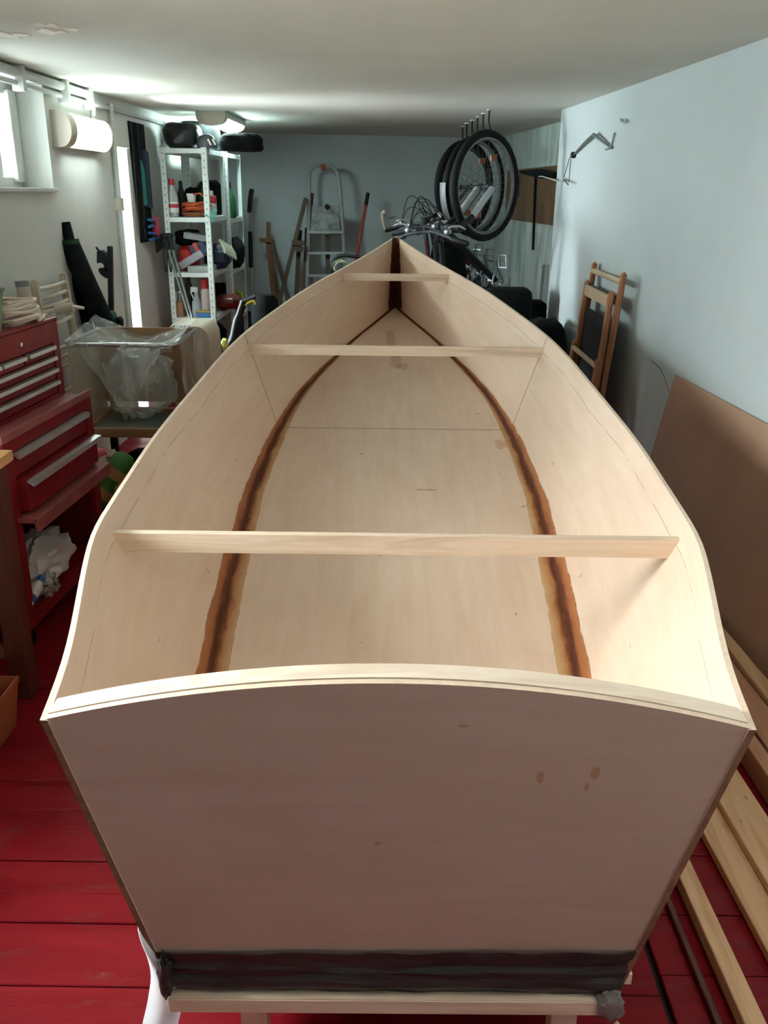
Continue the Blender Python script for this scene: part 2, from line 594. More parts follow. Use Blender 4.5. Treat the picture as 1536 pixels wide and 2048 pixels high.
def lathe(bm, prof, c=(0, 0, 0), seg=16, axis='Z', mi=0, mtx=None):
    c = Vector(c)
    rings = []
    for r, z in prof:
        ring = []
        for k in range(seg):
            a = 2 * math.pi * k / seg
            if axis == 'Z':
                p = Vector((r * math.cos(a), r * math.sin(a), z))
            elif axis == 'Y':
                p = Vector((r * math.cos(a), z, r * math.sin(a)))
            else:
                p = Vector((z, r * math.cos(a), r * math.sin(a)))
            if mtx:
                p = mtx @ p
            ring.append(bm.verts.new(p + c))
        rings.append(ring)
    for a, b in zip(rings, rings[1:]):
        for k in range(seg):
            bm.faces.new((a[k], a[(k + 1) % seg], b[(k + 1) % seg], b[k])).material_index = mi
    for rg, idx in ((rings[0], 0), (rings[-1], -1)):
        if prof[idx][0] > 1e-4:
            bm.faces.new(rg if idx else rg[::-1]).material_index = mi


def prism(bm, poly, a0, a1, axis='Y', mi=0):
    """poly of (p,q): axis Y -> (x,z), X -> (y,z), Z -> (x,y)"""
    def mk(p, q, a):
        return {'Y': (p, a, q), 'X': (a, p, q), 'Z': (p, q, a)}[axis]
    A = [bm.verts.new(mk(p, q, a0)) for p, q in poly]
    Bv = [bm.verts.new(mk(p, q, a1)) for p, q in poly]
    bm.faces.new(A).material_index = mi
    bm.faces.new(Bv[::-1]).material_index = mi
    n = len(poly)
    for i in range(n):
        bm.faces.new((A[i], Bv[i], Bv[(i + 1) % n], A[(i + 1) % n])).material_index = mi


def blob(bm, c, r, amp=0.1, freq=4.0, seed=0, p=2.6, nu=20, nv=12, rot=None, mi=0, flat=None):
    """lumpy rounded body (bag, bundle): superellipsoid with noise"""
    c = Vector(c)

    def sg(x, e):
        return math.copysign(abs(x) ** e, x)
    e = 2.0 / p
    rows = []
    for i in range(nv + 1):
        th = -math.pi / 2 + math.pi * i / nv
        row = []
        for k in range(nu):
            ph = 2 * math.pi * k / nu
            q = Vector((sg(math.cos(th), e) * sg(math.cos(ph), e), sg(math.cos(th), e) * sg(math.sin(ph), e), sg(math.sin(th), e)))
            nz = mnoise.noise(q * freq * 0.5 + Vector((seed * 3.1, seed * 1.7, seed))) + 0.5 * mnoise.noise(q * freq + Vector((seed, 5 + seed, 2)))
            q = Vector((q.x * r[0], q.y * r[1], q.z * r[2])) * (1 + amp * nz)
            if flat is not None and q.z < -flat:
                q.z = -flat
            if rot is not None:
                q = rot @ q
            row.append(q + c)
        rows.append(row)
    vs = [[bm.verts.new(q) for q in row] for row in rows[1:-1]]
    b0, t0 = bm.verts.new(rows[0][0]), bm.verts.new(rows[-1][0])
    for k in range(nu):
        bm.faces.new((b0, vs[0][(k + 1) % nu], vs[0][k])).material_index = mi
        bm.faces.new((t0, vs[-1][k], vs[-1][(k + 1) % nu])).material_index = mi
    for a, b in zip(vs, vs[1:]):
        for k in range(nu):
            bm.faces.new((a[k], a[(k + 1) % nu], b[(k + 1) % nu], b[k])).material_index = mi


def sheet(bm, fn, nu, nv, th=0.0, uvfn=None):
    g = [[bm.verts.new(fn(i / nu, j / nv)) for j in range(nv + 1)] for i in range(nu + 1)]
    for i in range(nu):
        for j in range(nv):
            bm.faces.new((g[i][j], g[i + 1][j], g[i + 1][j + 1], g[i][j + 1]))
    if th:
        bmesh.ops.solidify(bm, geom=list(bm.faces), thickness=th)


def obj(name, bm, m, parent=None, smooth=False, label=None, local=False):
    off = Vector((0, 0, 0))
    if parent is not None:
        off = OFF[parent.name]
        if not local:
            for v in bm.verts:
                v.co -= off
    bmesh.ops.recalc_face_normals(bm, faces=list(bm.faces))
    me = bpy.data.meshes.new(name)
    bm.to_mesh(me)
    bm.free()
    for mm in (m if isinstance(m, (list, tuple)) else [m]):
        me.materials.append(mm if not isinstance(mm, str) else M[mm])
    if smooth:
        try:
            me.set_sharp_from_angle(angle=R(42))
            for pl in me.polygons:
                pl.use_smooth = True
        except Exception:
            pass
    o = bpy.data.objects.new(name, me)
    COL.objects.link(o)
    OFF[o.name] = off.copy()
    if parent is not None:
        o.parent = parent
    if label:
        o['label'] = label
    return o


def thing(name, label, cat, loc=(0, 0, 0), group=None):
    o = bpy.data.objects.new(name, None)
    COL.objects.link(o)
    o.empty_display_size = 0.1
    o.location = loc
    OFF[o.name] = Vector(loc)
    o['label'] = label
    o['category'] = cat
    if group:
        o['group'] = group
    return o


def tag(o, label, cat, group=None):
    o['label'] = label
    o['category'] = cat
    if group:
        o['group'] = group
    return o


def struct(name, bm, m, parent=None, smooth=False):
    o = obj(name, bm, m, parent, smooth)
    if parent is None:
        o['kind'] = 'structure'
    return o


def spline(x, y):
    n = len(x)
    h = [x[i + 1] - x[i] for i in range(n - 1)]
    d = [(y[i + 1] - y[i]) / h[i] for i in range(n - 1)]
    a, b, c, r = [0] * n, [1.0] * n, [0] * n, [0.0] * n
    for i in range(1, n - 1):
        a[i], b[i], c[i], r[i] = h[i - 1], 2 * (h[i - 1] + h[i]), h[i], 6 * (d[i] - d[i - 1])
    for i in range(1, n):
        w = a[i] / b[i - 1]
        b[i] -= w * c[i - 1]
        r[i] -= w * r[i - 1]
    m = [0.0] * n
    for i in range(n - 1, -1, -1):
        m[i] = (r[i] - (c[i] * m[i + 1] if i < n - 1 else 0)) / b[i]

    def f(t):
        i = 0
        while i < n - 2 and t > x[i + 1]:
            i += 1
        dx = t - x[i]
        return y[i] + dx * (d[i] - h[i] * (2 * m[i] + m[i + 1]) / 6) + dx * dx * m[i] / 2 + dx ** 3 * (m[i + 1] - m[i]) / (6 * h[i])
    return f


# ================================================================== THE SETTING
ZC = 1.90          # ceiling height
XL = -1.60         # left wall


def xr(y):         # right wall, it runs slightly askew
    return 1.212 - 0.065 * (y - 3.2)


# floor: red boards laid across the room, in one mesh
bm = bm_new()
edges = [1.232, 1.383, 1.463, 1.559, 1.728, 1.84, 1.985, 2.132]
while edges[0] > -1.4:
    edges.insert(0, edges[0] - 0.14)
while edges[-1] < 9.3:
    edges.append(edges[-1] + 0.142)
for y0, y1 in zip(edges, edges[1:]):
    dz = rnd.uniform(-0.0025, 0.0)
    box(bm, -2.3, 0.52, y0 + 0.0014, y1 - 0.0014, -0.05, dz, bev=0.002, seg=1)
    box(bm, 0.535, 1.75, y0 + 0.0014 + 0.05, y1 - 0.0014 + 0.05, -0.05, dz - 0.003, bev=0.002, seg=1)
box(bm, -2.3, 1.75, -1.5, 9.4, -0.10, -0.02, mi=1)
floor = struct('floor', bm, ['floor', 'dark_gap'])

bm = bm_new()
box(bm, -2.4, 1.9, -1.5, 9.4, ZC, ZC + 0.15)
struct('ceiling', bm, 'ceiling')

# left wall with two windows and a door opening
WIN = (3.42, 4.345, 1.415, 1.86)
NWIN = (0.85, 1.95, 0.82, 1.85)
DOOR = (5.33, 5.60, 0.0, 1.645)
T0 = XL - 0.32
bm = bm_new()


def wall_seg(y0, y1, z0, z1, x0=T0, x1=XL):
    box(bm, x0, x1, y0, y1, z0, z1)


wall_seg(-1.5, NWIN[0], 0, ZC)
wall_seg(NWIN[0], NWIN[1], 0, NWIN[2])
wall_seg(NWIN[0], NWIN[1], NWIN[3], ZC)
wall_seg(NWIN[1], WIN[0], 0, ZC)
wall_seg(WIN[0], WIN[1], 0, WIN[2])
wall_seg(WIN[0], WIN[1], WIN[3], ZC)
wall_seg(WIN[1], DOOR[0], 0, ZC)
wall_seg(DOOR[0], DOOR[1], DOOR[3], ZC)
wall_seg(DOOR[1], 9.0, 0, ZC)
struct('wall_left', bm, 'wall_left')

bm = bm_new()                                           # back wall, slightly askew
prism(bm, [(-1.95, 8.42), (1.75, 9.12), (1.75, 9.32), (-1.95, 8.62)], 0, ZC, 'Z')
struct('wall_back', bm, 'wall_back')

bm = bm_new()                                           # right wall up to the corner of the niche
prism(bm, [(xr(-1.5), -1.5), (xr(5.95), 5.95), (1.70, 5.95), (1.9, -1.5)], 0, ZC, 'Z')
struct('wall_right', bm, 'wall_right')


def xn(y):
    return 1.215 - 0.10 * (y - 6.7)


bm = bm_new()
prism(bm, [(xn(5.95), 5.951), (xn(9.2), 9.2), (1.75, 9.2), (1.75, 5.951)], 0, ZC, 'Z')
struct('wall_right_niche', bm, 'niche')
bm = bm_new()
box(bm, -2.0, 1.9, -1.7, -1.5, 0, ZC)
struct('wall_front', bm, 'wall_right')


def window(name, y0, y1, z0, z1, mull):
    r = bpy.data.objects.new(name, None)
    COL.objects.link(r)
    r['kind'] = 'structure'
    r.location = (T0, y0, z0)
    OFF[r.name] = Vector((T0, y0, z0))
    bm = bm_new()
    xa, xb = XL - 0.20, XL - 0.14
    for a in ((y0, y1, z0, z0 + 0.05), (y0, y1, z1 - 0.05, z1)):
        box(bm, xa, xb, a[0], a[1], a[2], a[3], bev=0.005)
    for y in [y0, y1 - 0.06] + mull:
        box(bm, xa, xb, y, y + 0.06, z0 + 0.05, z1 - 0.05, bev=0.005)
    box(bm, xb - 0.005, xb + 0.02, y1 - 0.10, y1 - 0.015, z0 + 0.03, z1 - 0.03, bev=0.005)
    obj('window_frame', bm, 'window_white', r)
    bm = bm_new()
    box(bm, xa + 0.025, xa + 0.031, y0 + 0.03, y1 - 0.03, z0 + 0.03, z1 - 0.03)
    obj('pane', bm, 'glass', r)
    bm = bm_new()
    box(bm, XL - 0.16, XL + 0.02, y0 - 0.01, y1 + 0.01, z0 - 0.012, z0 + 0.006, bev=0.004)
    obj('window_sill', bm, 'window_white', r)
    return r


window('window_1', *WIN, [4.08, 3.75])
window('window_2', *NWIN, [1.38])

# door: frame round the opening and the door leaf swung outward
d = bpy.data.objects.new('door_1', None)
COL.objects.link(d)
d['kind'] = 'structure'
d.location = (XL, DOOR[0], 0)
OFF[d.name] = Vector((XL, DOOR[0], 0))
bm = bm_new()
box(bm, XL - 0.02, XL + 0.015, DOOR[0] - 0.035, DOOR[0], 0, DOOR[3] + 0.04, bev=0.003)
box(bm, XL - 0.02, XL + 0.012, DOOR[0], DOOR[1] + 0.02, DOOR[3], DOOR[3] + 0.045, bev=0.003)
obj('door_frame', bm, 'window_white', d)
bm = bm_new()
box(bm, T0 - 0.75, T0 - 0.01, DOOR[1] + 0.005, DOOR[1] + 0.045, 0.01, DOOR[3], bev=0.004)
obj('door_leaf', bm, 'window_white', d)
bm = bm_new()
box(bm, XL - 0.01, XL + 0.03, DOOR[0] - 0.055, DOOR[0] + 0.015, 1.30, 1.37, bev=0.004)
obj('lock_case', bm, 'beige', d)

# outside ground beyond the left wall, lit by the sky
bm = bm_new()
box(bm, -9, T0 - 0.02, -2, 10, -0.12, -0.02)
struct('ground_outside', bm, 'outside')

# flaking paint on the ceiling, a hairline crack in the right wall
bm = bm_new()
for (u, v, s, sd) in ((12, 69, 0.09, 1), (45, 68, 0.05, 2), (95, 62, 0.075, 3), (103, 50, 0.05, 4), (78, 48, 0.035, 5), (146, 58, 0.05, 6), (120, 62, 0.04, 7)):
    c = atZ(u, v, ZC)
    ring = []
    for k in range(18):
        a = 2 * math.pi * k / 18
        rr = s * (0.55 + 0.55 * abs(mnoise.noise(Vector((math.cos(a) * 1.8, math.sin(a) * 1.8, sd * 2.3)))) * 2)
        ring.append((c.x + rr * 0.55 * math.cos(a), c.y + rr * 0.75 * math.sin(a)))
    prism(bm, ring, ZC - 0.003, ZC + 0.001, 'Z')
struct('ceiling_bare_patch', bm, 'paint_flake')
bm = bm_new()
tube(bm, smooth_pts([(xr(y) + 0.0005, y, z) for y, z in ((3.92, 0.715), (3.80, 0.70), (3.72, 0.66), (3.63, 0.60))], 4), 0.002, 5)
struct('wall_right_crack', bm, 'steel_dark')

# conduits along the top of the left wall
bm = bm_new()
tube(bm, [(XL + 0.022, -1.4, 1.872), (XL + 0.022, 4.9, 1.872)], 0.02, 8)
tube(bm, [(XL + 0.015, -1.4, 1.822), (XL + 0.015, 4.9, 1.832), (XL + 0.015, 5.35, 1.84), (XL + 0.015, 8.4, 1.84)], 0.012, 8)
for y in (4.02, 4.55, 4.9):
    box(bm, XL, XL + 0.05, y - 0.02, y + 0.02, 1.80, 1.899, bev=0.004)
tag(obj('conduit_pipe', bm, 'conduit', None, True), 'painted conduit pipes running along the top of the left wall', 'pipe')
bm = bm_new()
tube(bm, [(XL + 0.012, 5.02, 1.835), (XL + 0.012, 4.98, 1.745)], 0.012, 8)
tube(bm, [(XL + 0.02, 5.29, 1.86), (XL + 0.02, 5.29, 1.3), (XL + 0.02, 5.29, 0.4)], 0.014, 8)
tag(obj('cable_conduit', bm, 'conduit', None, True), 'narrow conduit dropping to the wall lamp and down beside the door', 'pipe')


# lamps
def lamp(name, label, loc, axis, L, w, dep, glow):
    """case with bulging diffuser; axis 'wall' bulges to +X, 'ceiling' bulges down; length along Y"""
    r = thing(name, label, 'lamp', loc)

    def P(a, b):
        return (loc[0] + a, loc[2] + b) if axis == 'wall' else (loc[0] + b, loc[2] - a)
    prof = [P(0.03 + (dep - 0.03) * math.cos(t) ** 0.8, w * 0.44 * math.sin(t)) for t in [R(-88 + 176 * k / 14) for k in range(15)]]
    bm = bm_new()
    prism(bm, prof + [P(0.03, w * 0.44), P(0.03, -w * 0.44)], loc[1] + 0.075, loc[1] + L - 0.03, 'Y')
    obj('diffuser', bm, glow, r, True, 'glowing white diffuser')
    bm = bm_new()
    prism(bm, [P(0, -w / 2), P(0, w / 2), P(0.040, w / 2), P(0.040, w / 2 - 0.006), P(0.031, w * 0.43), P(0.031, -w * 0.43), P(0.040, -w / 2 + 0.006), P(0.040, -w / 2)], loc[1] + 0.004, loc[1] + L - 0.004, 'Y')
    obj('back_plate', bm, 'lamp_case', r)
    for y0, y1 in ((loc[1], loc[1] + 0.085), (loc[1] + L - 0.035, loc[1] + L)):
        bm = bm_new()
        prof2 = [P(0.028 + (dep - 0.024) * math.cos(t) ** 0.8, (w / 2 + 0.002) * math.sin(t)) for t in [R(-88 + 176 * k / 14) for k in range(15)]]
        prism(bm, [P(0.0, -w / 2 - 0.002)] + prof2 + [P(0.0, w / 2 + 0.002)], y0, y1, 'Y')
        obj('end_cap', bm, 'lamp_case', r, True, 'beige end cap')
    return r


lamp('wall_lamp', 'glowing white lamp with beige end cap on the left wall', (XL, 4.40, 1.680), 'wall', 0.66, 0.155, 0.09, 'lamp_glow')
lamp('ceiling_lamp', 'long glowing lamp with beige end cap on the ceiling above the shelf', (-1.20, 6.18, ZC), 'ceiling', 0.82, 0.19, 0.085, 'lamp_glow2')
lamp('ceiling_lamp', 'added ceiling lamp outside the frame, brightening the front of the room', (0.92, 0.15, ZC), 'ceiling', 0.82, 0.19, 0.085, 'added_lamp_glow')  # added unseen lamp, lifts the otherwise dark front of the room

# ================================================================== THE BOAT
BX = 0.012
cY = [0.97, 1.17, 1.34, 1.5, 1.65, 1.81, 1.98, 2.2, 2.41, 2.6, 2.93, 3.16, 3.41, 3.7, 4.08, 4.58, 4.95, 5.4]
cX = [.472, .515, .56, .605, .645, .68, .698, .708, .71, .70, .667, .64, .598, .525, .42, .25, .133, 0.006]
kY = [1.06, 1.5, 1.95, 2.05, 2.2, 2.4, 2.68, 2.85, 3.05, 3.25, 3.43, 3.7, 4.0, 4.3, 4.53, 4.95, 5.3]
kX = [.362, .43, .485, .49, .50, .507, .512, .513, .505, .492, .474, .44, .378, .3, .24, .11, 0.006]
fXs, fXk = spline(cY, cX), spline(kY, kX)
fZs = spline([1.0, 1.9, 3.3, 5.4], [.755, .70, .875, 1.168])
fZk = spline([1.08, 1.95, 3.4, 5.3], [.17, .26, .51, .778])
PT = 0.010


def sheer(s, side, inner=False):
    y = 0.983 + s * (5.4 - 0.983)
    x = fXs(y) - (PT if inner else 0)
    return Vector((BX + side * max(x, 0.0), y, fZs(y)))


def chine(s, side, inner=False):
    y = 1.064 + s * (5.3 - 1.064)
    x = fXk(y) - (PT if inner else 0)
    return Vector((BX + side * max(x, 0.0), y, fZk(y)))


boat = thing('boat', 'unfinished pale plywood boat hull with brown seams filling the middle of the room', 'boat', (BX, 1.08, 0.135))


def uv_grid(bm, rows, uvs, mi=0, flip=False):
    lay = bm.loops.layers.uv.verify()
    vs = [[bm.verts.new(p) for p in row] for row in rows]
    for i in range(len(vs) - 1):
        for j in range(len(vs[i]) - 1):
            q = [(i, j), (i + 1, j), (i + 1, j + 1), (i, j + 1)]
            f = bm.faces.new([vs[a][b] for a, b in q])
            f.material_index = mi
            for lp, (a, b) in zip(f.loops, q):
                lp[lay].uv = uvs[a][b]
    return vs


NS, NT_ = 72, 8
for side, nm in ((-1, 'side_panel'), (1, 'side_panel')):
    bm = bm_new()
    rows_i, rows_o, uvs = [], [], []
    for i in range(NS + 1):
        s = i / NS
        a, b = sheer(s, side, True), chine(s, side, True)
        ao, bo = sheer(s, side), chine(s, side)
        h = (a - b).length
        rows_i.append([a.lerp(b, j / NT_) for j in range(NT_ + 1)])
        rows_o.append([ao.lerp(bo, j / NT_) for j in range(NT_ + 1)])
        uvs.append([(a.lerp(b, j / NT_).y + (0.0 if side < 0 else 0.0), h * j / NT_) for j in range(NT_ + 1)])
    vi = uv_grid(bm, rows_i, uvs, 0)
    vo = uv_grid(bm, rows_o, uvs, 0)
    lay = bm.loops.layers.uv.verify()
    for i in range(NS):
        bm.faces.new((vi[i][0], vi[i + 1][0], vo[i + 1][0], vo[i][0])).material_index = 1
        bm.faces.new((vi[i][-1], vi[i + 1][-1], vo[i + 1][-1], vo[i][-1])).material_index = 2
    for j in range(NT_):
        bm.faces.new((vi[0][j], vi[0][j + 1], vo[0][j + 1], vo[0][j])).material_index = 2
    obj(nm, bm, ['ply_side', 'ply_edge', 'ply_dark_edge'], boat, True)

bm = bm_new()
rows, rows2, uvs = [], [], []
for i in range(NS + 1):
    s = i / NS
    a, b = chine(s, -1), chine(s, 1)
    rows.append([a.lerp(b, j / 10) for j in range(11)])
    rows2.append([a.lerp(b, j / 10) - Vector((0, 0, PT)) for j in range(11)])
    uvs.append([(a.y, a.lerp(b, j / 10).x) for j in range(11)])
v1 = uv_grid(bm, rows, uvs)
v2 = uv_grid(bm, rows2, uvs)
for i in range(NS):
    for j in (0, -1):
        bm.faces.new((v1[i][j], v1[i + 1][j], v2[i + 1][j], v2[i][j]))
for j in range(10):
    bm.faces.new((v1[0][j], v1[0][j + 1], v2[0][j + 1], v2[0][j]))
obj('bottom_panel', bm, 'ply_bottom', boat, True)

# transom: plate with a crowned top edge, slightly inside the side panels
bm = bm_new()
NTX = 28
TY0, TY1 = 0.985, 1.066


def tr_top(t):      # t -1..1
    return Vector((BX + t * 0.469, TY0, 0.757 + 0.062 * (1 - t * t)))


def tr_bot(t):
    return Vector((BX + t * 0.357, TY1, 0.168))


rows, uvs, rows2 = [], [], []
for i in range(NTX + 1):
    t = -1 + 2 * i / NTX
    a, b = tr_top(t), tr_bot(t)
    rows.append([a.lerp(b, j / 10) for j in range(11)])
    rows2.append([a.lerp(b, j / 10) + Vector((0, PT, 0.001)) for j in range(11)])
    uvs.append([(a.lerp(b, j / 10).x, a.lerp(b, j / 10).z) for j in range(11)])
v1 = uv_grid(bm, rows, uvs)
v2 = uv_grid(bm, rows2, uvs)
for i in range(NTX):
    bm.faces.new((v1[i][0], v1[i + 1][0], v2[i + 1][0], v2[i][0])).material_index = 1
    bm.faces.new((v1[i][-1], v1[i + 1][-1], v2[i + 1][-1], v2[i][-1]))
for j in range(10):
    for i in (0, -1):
        bm.faces.new((v1[i][j], v1[i][j + 1], v2[i][j + 1], v2[i][j]))
transom = obj('transom', bm, ['ply_transom_shaded', 'ply_edge'], boat, True)
# pale pine rail along the inside of the crowned edge
bm = bm_new()
rg = []
for i in range(NTX + 1):
    t = -1 + 2 * i / NTX
    p = tr_top(t)
    w = 0.468 / 0.469
    x = BX + (p.x - BX) * w
    rg.append([bm.verts.new((x, p.y + dy, p.z + dz)) for dy, dz in ((PT + 0.0005, 0.003), (PT + 0.036, 0.003), (PT + 0.042, -0.003), (PT + 0.042, -0.034), (PT + 0.0035, -0.034))])
for a, b in zip(rg, rg[1:]):
    for k in range(5):
        bm.faces.new((a[k], a[(k + 1) % 5], b[(k + 1) % 5], b[k]))
for e in (rg[0], rg[-1][::-1]):
    bm.faces.new(e)
obj('transom_rail', bm, 'pine_rail', boat, False, 'pale pine rail along the crowned transom top')

# brown epoxy fillets along the chines
for side in (-1, 1):
    bm = bm_new()
    rows, uvs = [], []
    NF = 260
    for i in range(NF + 1):
        s = 0.002 + 0.992 * i / NF
        a, b = sheer(s, side, True), chine(s, side, True)
        up = (a - b).normalized()
        inn = Vector((-side, 0, 0))
        nz = mnoise.noise(Vector((s * 26, side * 3, 1))) * 0.007 + mnoise.noise(Vector((s * 85, side * 7, 4))) * 0.006 + mnoise.noise(Vector((s * 210, side * 9, 4))) * 0.004
        nz2 = mnoise.noise(Vector((s * 24, side * 5, 9))) * 0.005 + mnoise.noise(Vector((s * 95, side * 2, 6))) * 0.004 + mnoise.noise(Vector((s * 230, side * 2, 6))) * 0.003
        tp = max(0.12, min(1.0, (1.0 - s) * 2.1))
        hu = max(0.010, (0.047 + nz) * tp * (1 - 0.3 * max(0, min(1, (s - 0.3) / 0.3))))
        hb = max(0.010, (0.052 + nz2) * tp * (1 - 0.34 * max(0, min(1, (s - 0.3) / 0.3))))
        rad = 0.015 * (1 - 0.15 * max(0, min(1, (s - 0.4) / 0.3)))
        lim = max(0.0, fXk(b.y) - PT)
        hb = min(hb, max(0.001, lim))
        rad_b = min(rad, hb * 0.9)
        row = [b + up * hu + inn * 0.0012, b + up * (hu * 0.5 + rad * 0.5) + inn * 0.0022, b + up * rad + inn * 0.0035]
        for k in (1, 2, 3):
            an = k / 4 * math.pi / 2
            row.append(b + up * (rad * (1 - math.sin(an)) + 0.003) + inn * (rad_b * (1 - math.cos(an)) + 0.003))
        row += [b + inn * rad_b + Vector((0, 0, 0.0032)), b + inn * (hb * 0.55 + rad_b * 0.45) + Vector((0, 0, 0.0022)), b + inn * hb + Vector((0, 0, 0.0012))]
        rows.append(row)
        vv = [0.0, 0.2, 0.36, 0.41, 0.47, 0.53, 0.60, 0.8, 1.0]
        uvs.append([(b.y, x) for x in vv])
    uv_grid(bm, rows, uvs)
    obj('fillet', bm, 'fillet', boat, True, 'brown epoxy seam')
# stem fillet
bm = bm_new()
rows = []
for i in range(25):
    t = i / 24
    st = Vector((BX, 5.4, 1.166)).lerp(Vector((BX, 5.3, 0.778)), t)
    w = 0.020 + 0.020 * t + 0.004 * mnoise.noise(Vector((t * 14, 0, 3)))
    slope = 0.36 - 0.02 * t
    rows.append([Vector((st.x + k * w, st.y - PT / slope * 1.05 - abs(k) * w / slope - 0.004 - (1 - abs(k)) * 0.035, st.z)) for k in (-1, -0.5, 0, 0.5, 1)])
uv_grid(bm, rows, [[(0, 0)] * 5] * 25)
obj('stem_fillet', bm, 'stem_fillet', boat, True, 'dark brown epoxy seam up the stem')


# spreader battens between the sides
def spreader(yc, zt, h, xl, xrr, th, lbl):
    bm = bm_new()
    sl = 0.022 / 0.045 * h
    prism(bm, [(xl, zt), (xrr, zt), (xrr - sl, zt - h), (xl + sl, zt - h)], yc, yc + th, 'Y')
    o = obj('spreader_batten', bm, 'pine', boat, False, lbl)
    return o


spreader(1.885, 0.664, 0.047, -0.655, 0.679, 0.022, 'widest batten, nearest the transom')
spreader(3.40, 0.853, 0.037, -0.568, 0.592, 0.022, 'middle batten')
spreader(4.50, 1.031, 0.034, -0.262, 0.286, 0.022, 'shortest batten, nearest the bow')

# black tape wrapped along the bottom edge of the transom, pale batten edge under it
bm = bm_new()


def tape_fn(i, j):
    t = -1 + 2 * i
    p = tr_top(t).lerp(tr_bot(t), 0.0)
    zz = 0.296 + 0.010 * t - j * (0.094 + 0.008 * t)
    y = TY0 + (0.757 - zz) / (0.757 - 0.168) * (TY1 - TY0)
    hw = 0.357 + (zz - 0.168) * (0.469 - 0.357) / 0.59
    bul = 0.006 + 0.010 * math.exp(-((j - 0.75) / 0.18) ** 2) + 0.006 * math.exp(-((j - 0.42 - 0.05 * t) / 0.05) ** 2) + 0.004 * mnoise.noise(Vector((t * 6, j * 5, 0)))
    e = max(0, abs(t) - 0.93) / 0.07
    return Vector((BX + t * (hw - 0.002), y - bul + 0.004 * e, zz + 0.003 * mnoise.noise(Vector((t * 4, 2, 7)))))


sheet(bm, tape_fn, 60, 14, 0.0)
obj('black_tape', bm, 'tape', boat, True, 'black tape along the foot of the transom')
bm = bm_new()
bar(bm, (BX - 0.360, 1.046, 0.186), (BX + 0.345, 1.046, 0.194), 0.022, 0.030, bev=0.002)
obj('bottom_batten', bm, 'pine', boat, False, 'pale batten edge under the tape')
bm = bm_new()
blob(bm, (0.360, 1.042, 0.200), (0.021, 0.017, 0.027), 0.35, 5, 4, 2.6)
obj('grey_tape', bm, 'grey_tape', boat, True, 'crumpled grey tape on the lower right corner')
bm = bm_new()
blob(bm, (-0.350, 1.042, 0.245), (0.011, 0.014, 0.042), 0.3, 6, 9, 2.4)
obj('tape_end', bm, 'tape', boat, True, 'shiny gathered end of the black tape')
bm = bm_new()
box(bm, 0.352, 0.402, 1.07, 1.10, 0.208, 0.230, bev=0.001)
obj('batten_end', bm, 'pine', boat, False, 'pale batten end sticking out at the right')

# trestle carrying the stern
tr = thing('trestle', 'low pale pine trestle under the stern of the boat', 'trestle', (0.04, 1.16, 0))
bm = bm_new()
box(bm, -0.30, 0.38, 1.122, 1.20, 0.095, 0.158, bev=0.002)
obj('crossbeam', bm, 'pine', tr)
for x in (-0.222, 0.303):
    bm = bm_new()
    box(bm, x - 0.022, x + 0.022, 1.085, 1.121, 0.0, 0.150, bev=0.002)
    obj('leg', bm, 'pine', tr)

# white sheet hanging at the lower left of the hull
bm = bm_new()


def paper(i, j):
    z = 0.335 - j * 0.332
    wv = 0.012 * math.sin(j * 5.5) - 0.010 * math.sin(j * 9 + 1)
    w = 0.008 + 0.034 * min(1, j * 2.2) - 0.010 * max(0, j - 0.7) * 2
    xm = -0.381 + 0.010 * j + wv * 0.6
    return Vector((xm + (i - 0.35) * w * 1.4, 1.062 - 0.015 * j - 0.018 * math.sin(i * 3.0) + wv * 0.5, z))


sheet(bm, paper, 10, 30, 0.0012)
tag(obj('white_sheet', bm, 'white_sheet', None, True), 'bright white sheet of paper hanging at the lower left edge of the boat', 'sheet')
# wood splinter on the floor by the grey tape
bm = bm_new()
tube(bm, [(0.374, 1.045, 0.150), (0.395, 1.03, 0.136), (0.408, 1.025, 0.122)], [0.008, 0.006, 0.001], 5)
obj('splinter', bm, 'pine', boat, False, 'pale wood splinter under the grey tape')

# ================================================================== RED TOOL CABINET AND CHEST
# built in local axes: x = outwards (front), y = along the front, away from the viewer; then turned a little
KA = math.atan(0.066)


def kabinet(name, label, cat, loc):
    r = thing(name, label, cat, loc)
    r.rotation_euler = (0, 0, -KA)
    OFF[r.name] = Vector((0, 0, 0))
    return r


RW = 0.665           # width along the wall
cab = kabinet('roller_cabinet', 'red roller tool cabinet on castors against the left wall', 'tool cabinet', (-1.152, 2.47, 0))
bm = bm_new()
D = -0.36
z0, z1 = 0.085, 0.705
box(bm, D, 0, 0, 0.012, z0, z1)                       # sides
box(bm, D, 0, RW - 0.012, RW, z0, z1)
box(bm, D, D + 0.012, 0.012, RW - 0.012, z0, z1)      # back
box(bm, D + 0.012, 0, 0.012, RW - 0.012, z0, z0 + 0.05)
box(bm, D + 0.012, -0.03, 0.012, RW - 0.012, 0.445, 0.455)
box(bm, -0.022, 0.0, 0.012, 0.055, z0 + 0.05, z1, bev=0.002)
box(bm, -0.022, 0.0, RW - 0.055, RW - 0.012, z0 + 0.05, z1, bev=0.002)
box(bm, -0.02, 0.0, 0.055, RW - 0.055, 0.668, z1, bev=0.002)
obj('body', bm, 'red_paint', cab, local=True)
bm = bm_new()
box(bm, D, 0.002, 0, RW, z1, z1 + 0.006)
box(bm, -0.006, 0.002, 0, RW, z1 + 0.006, z1 + 0.024)
obj('top_tray', bm, 'red_dusty', cab, local=True, label='dusty red top rim')
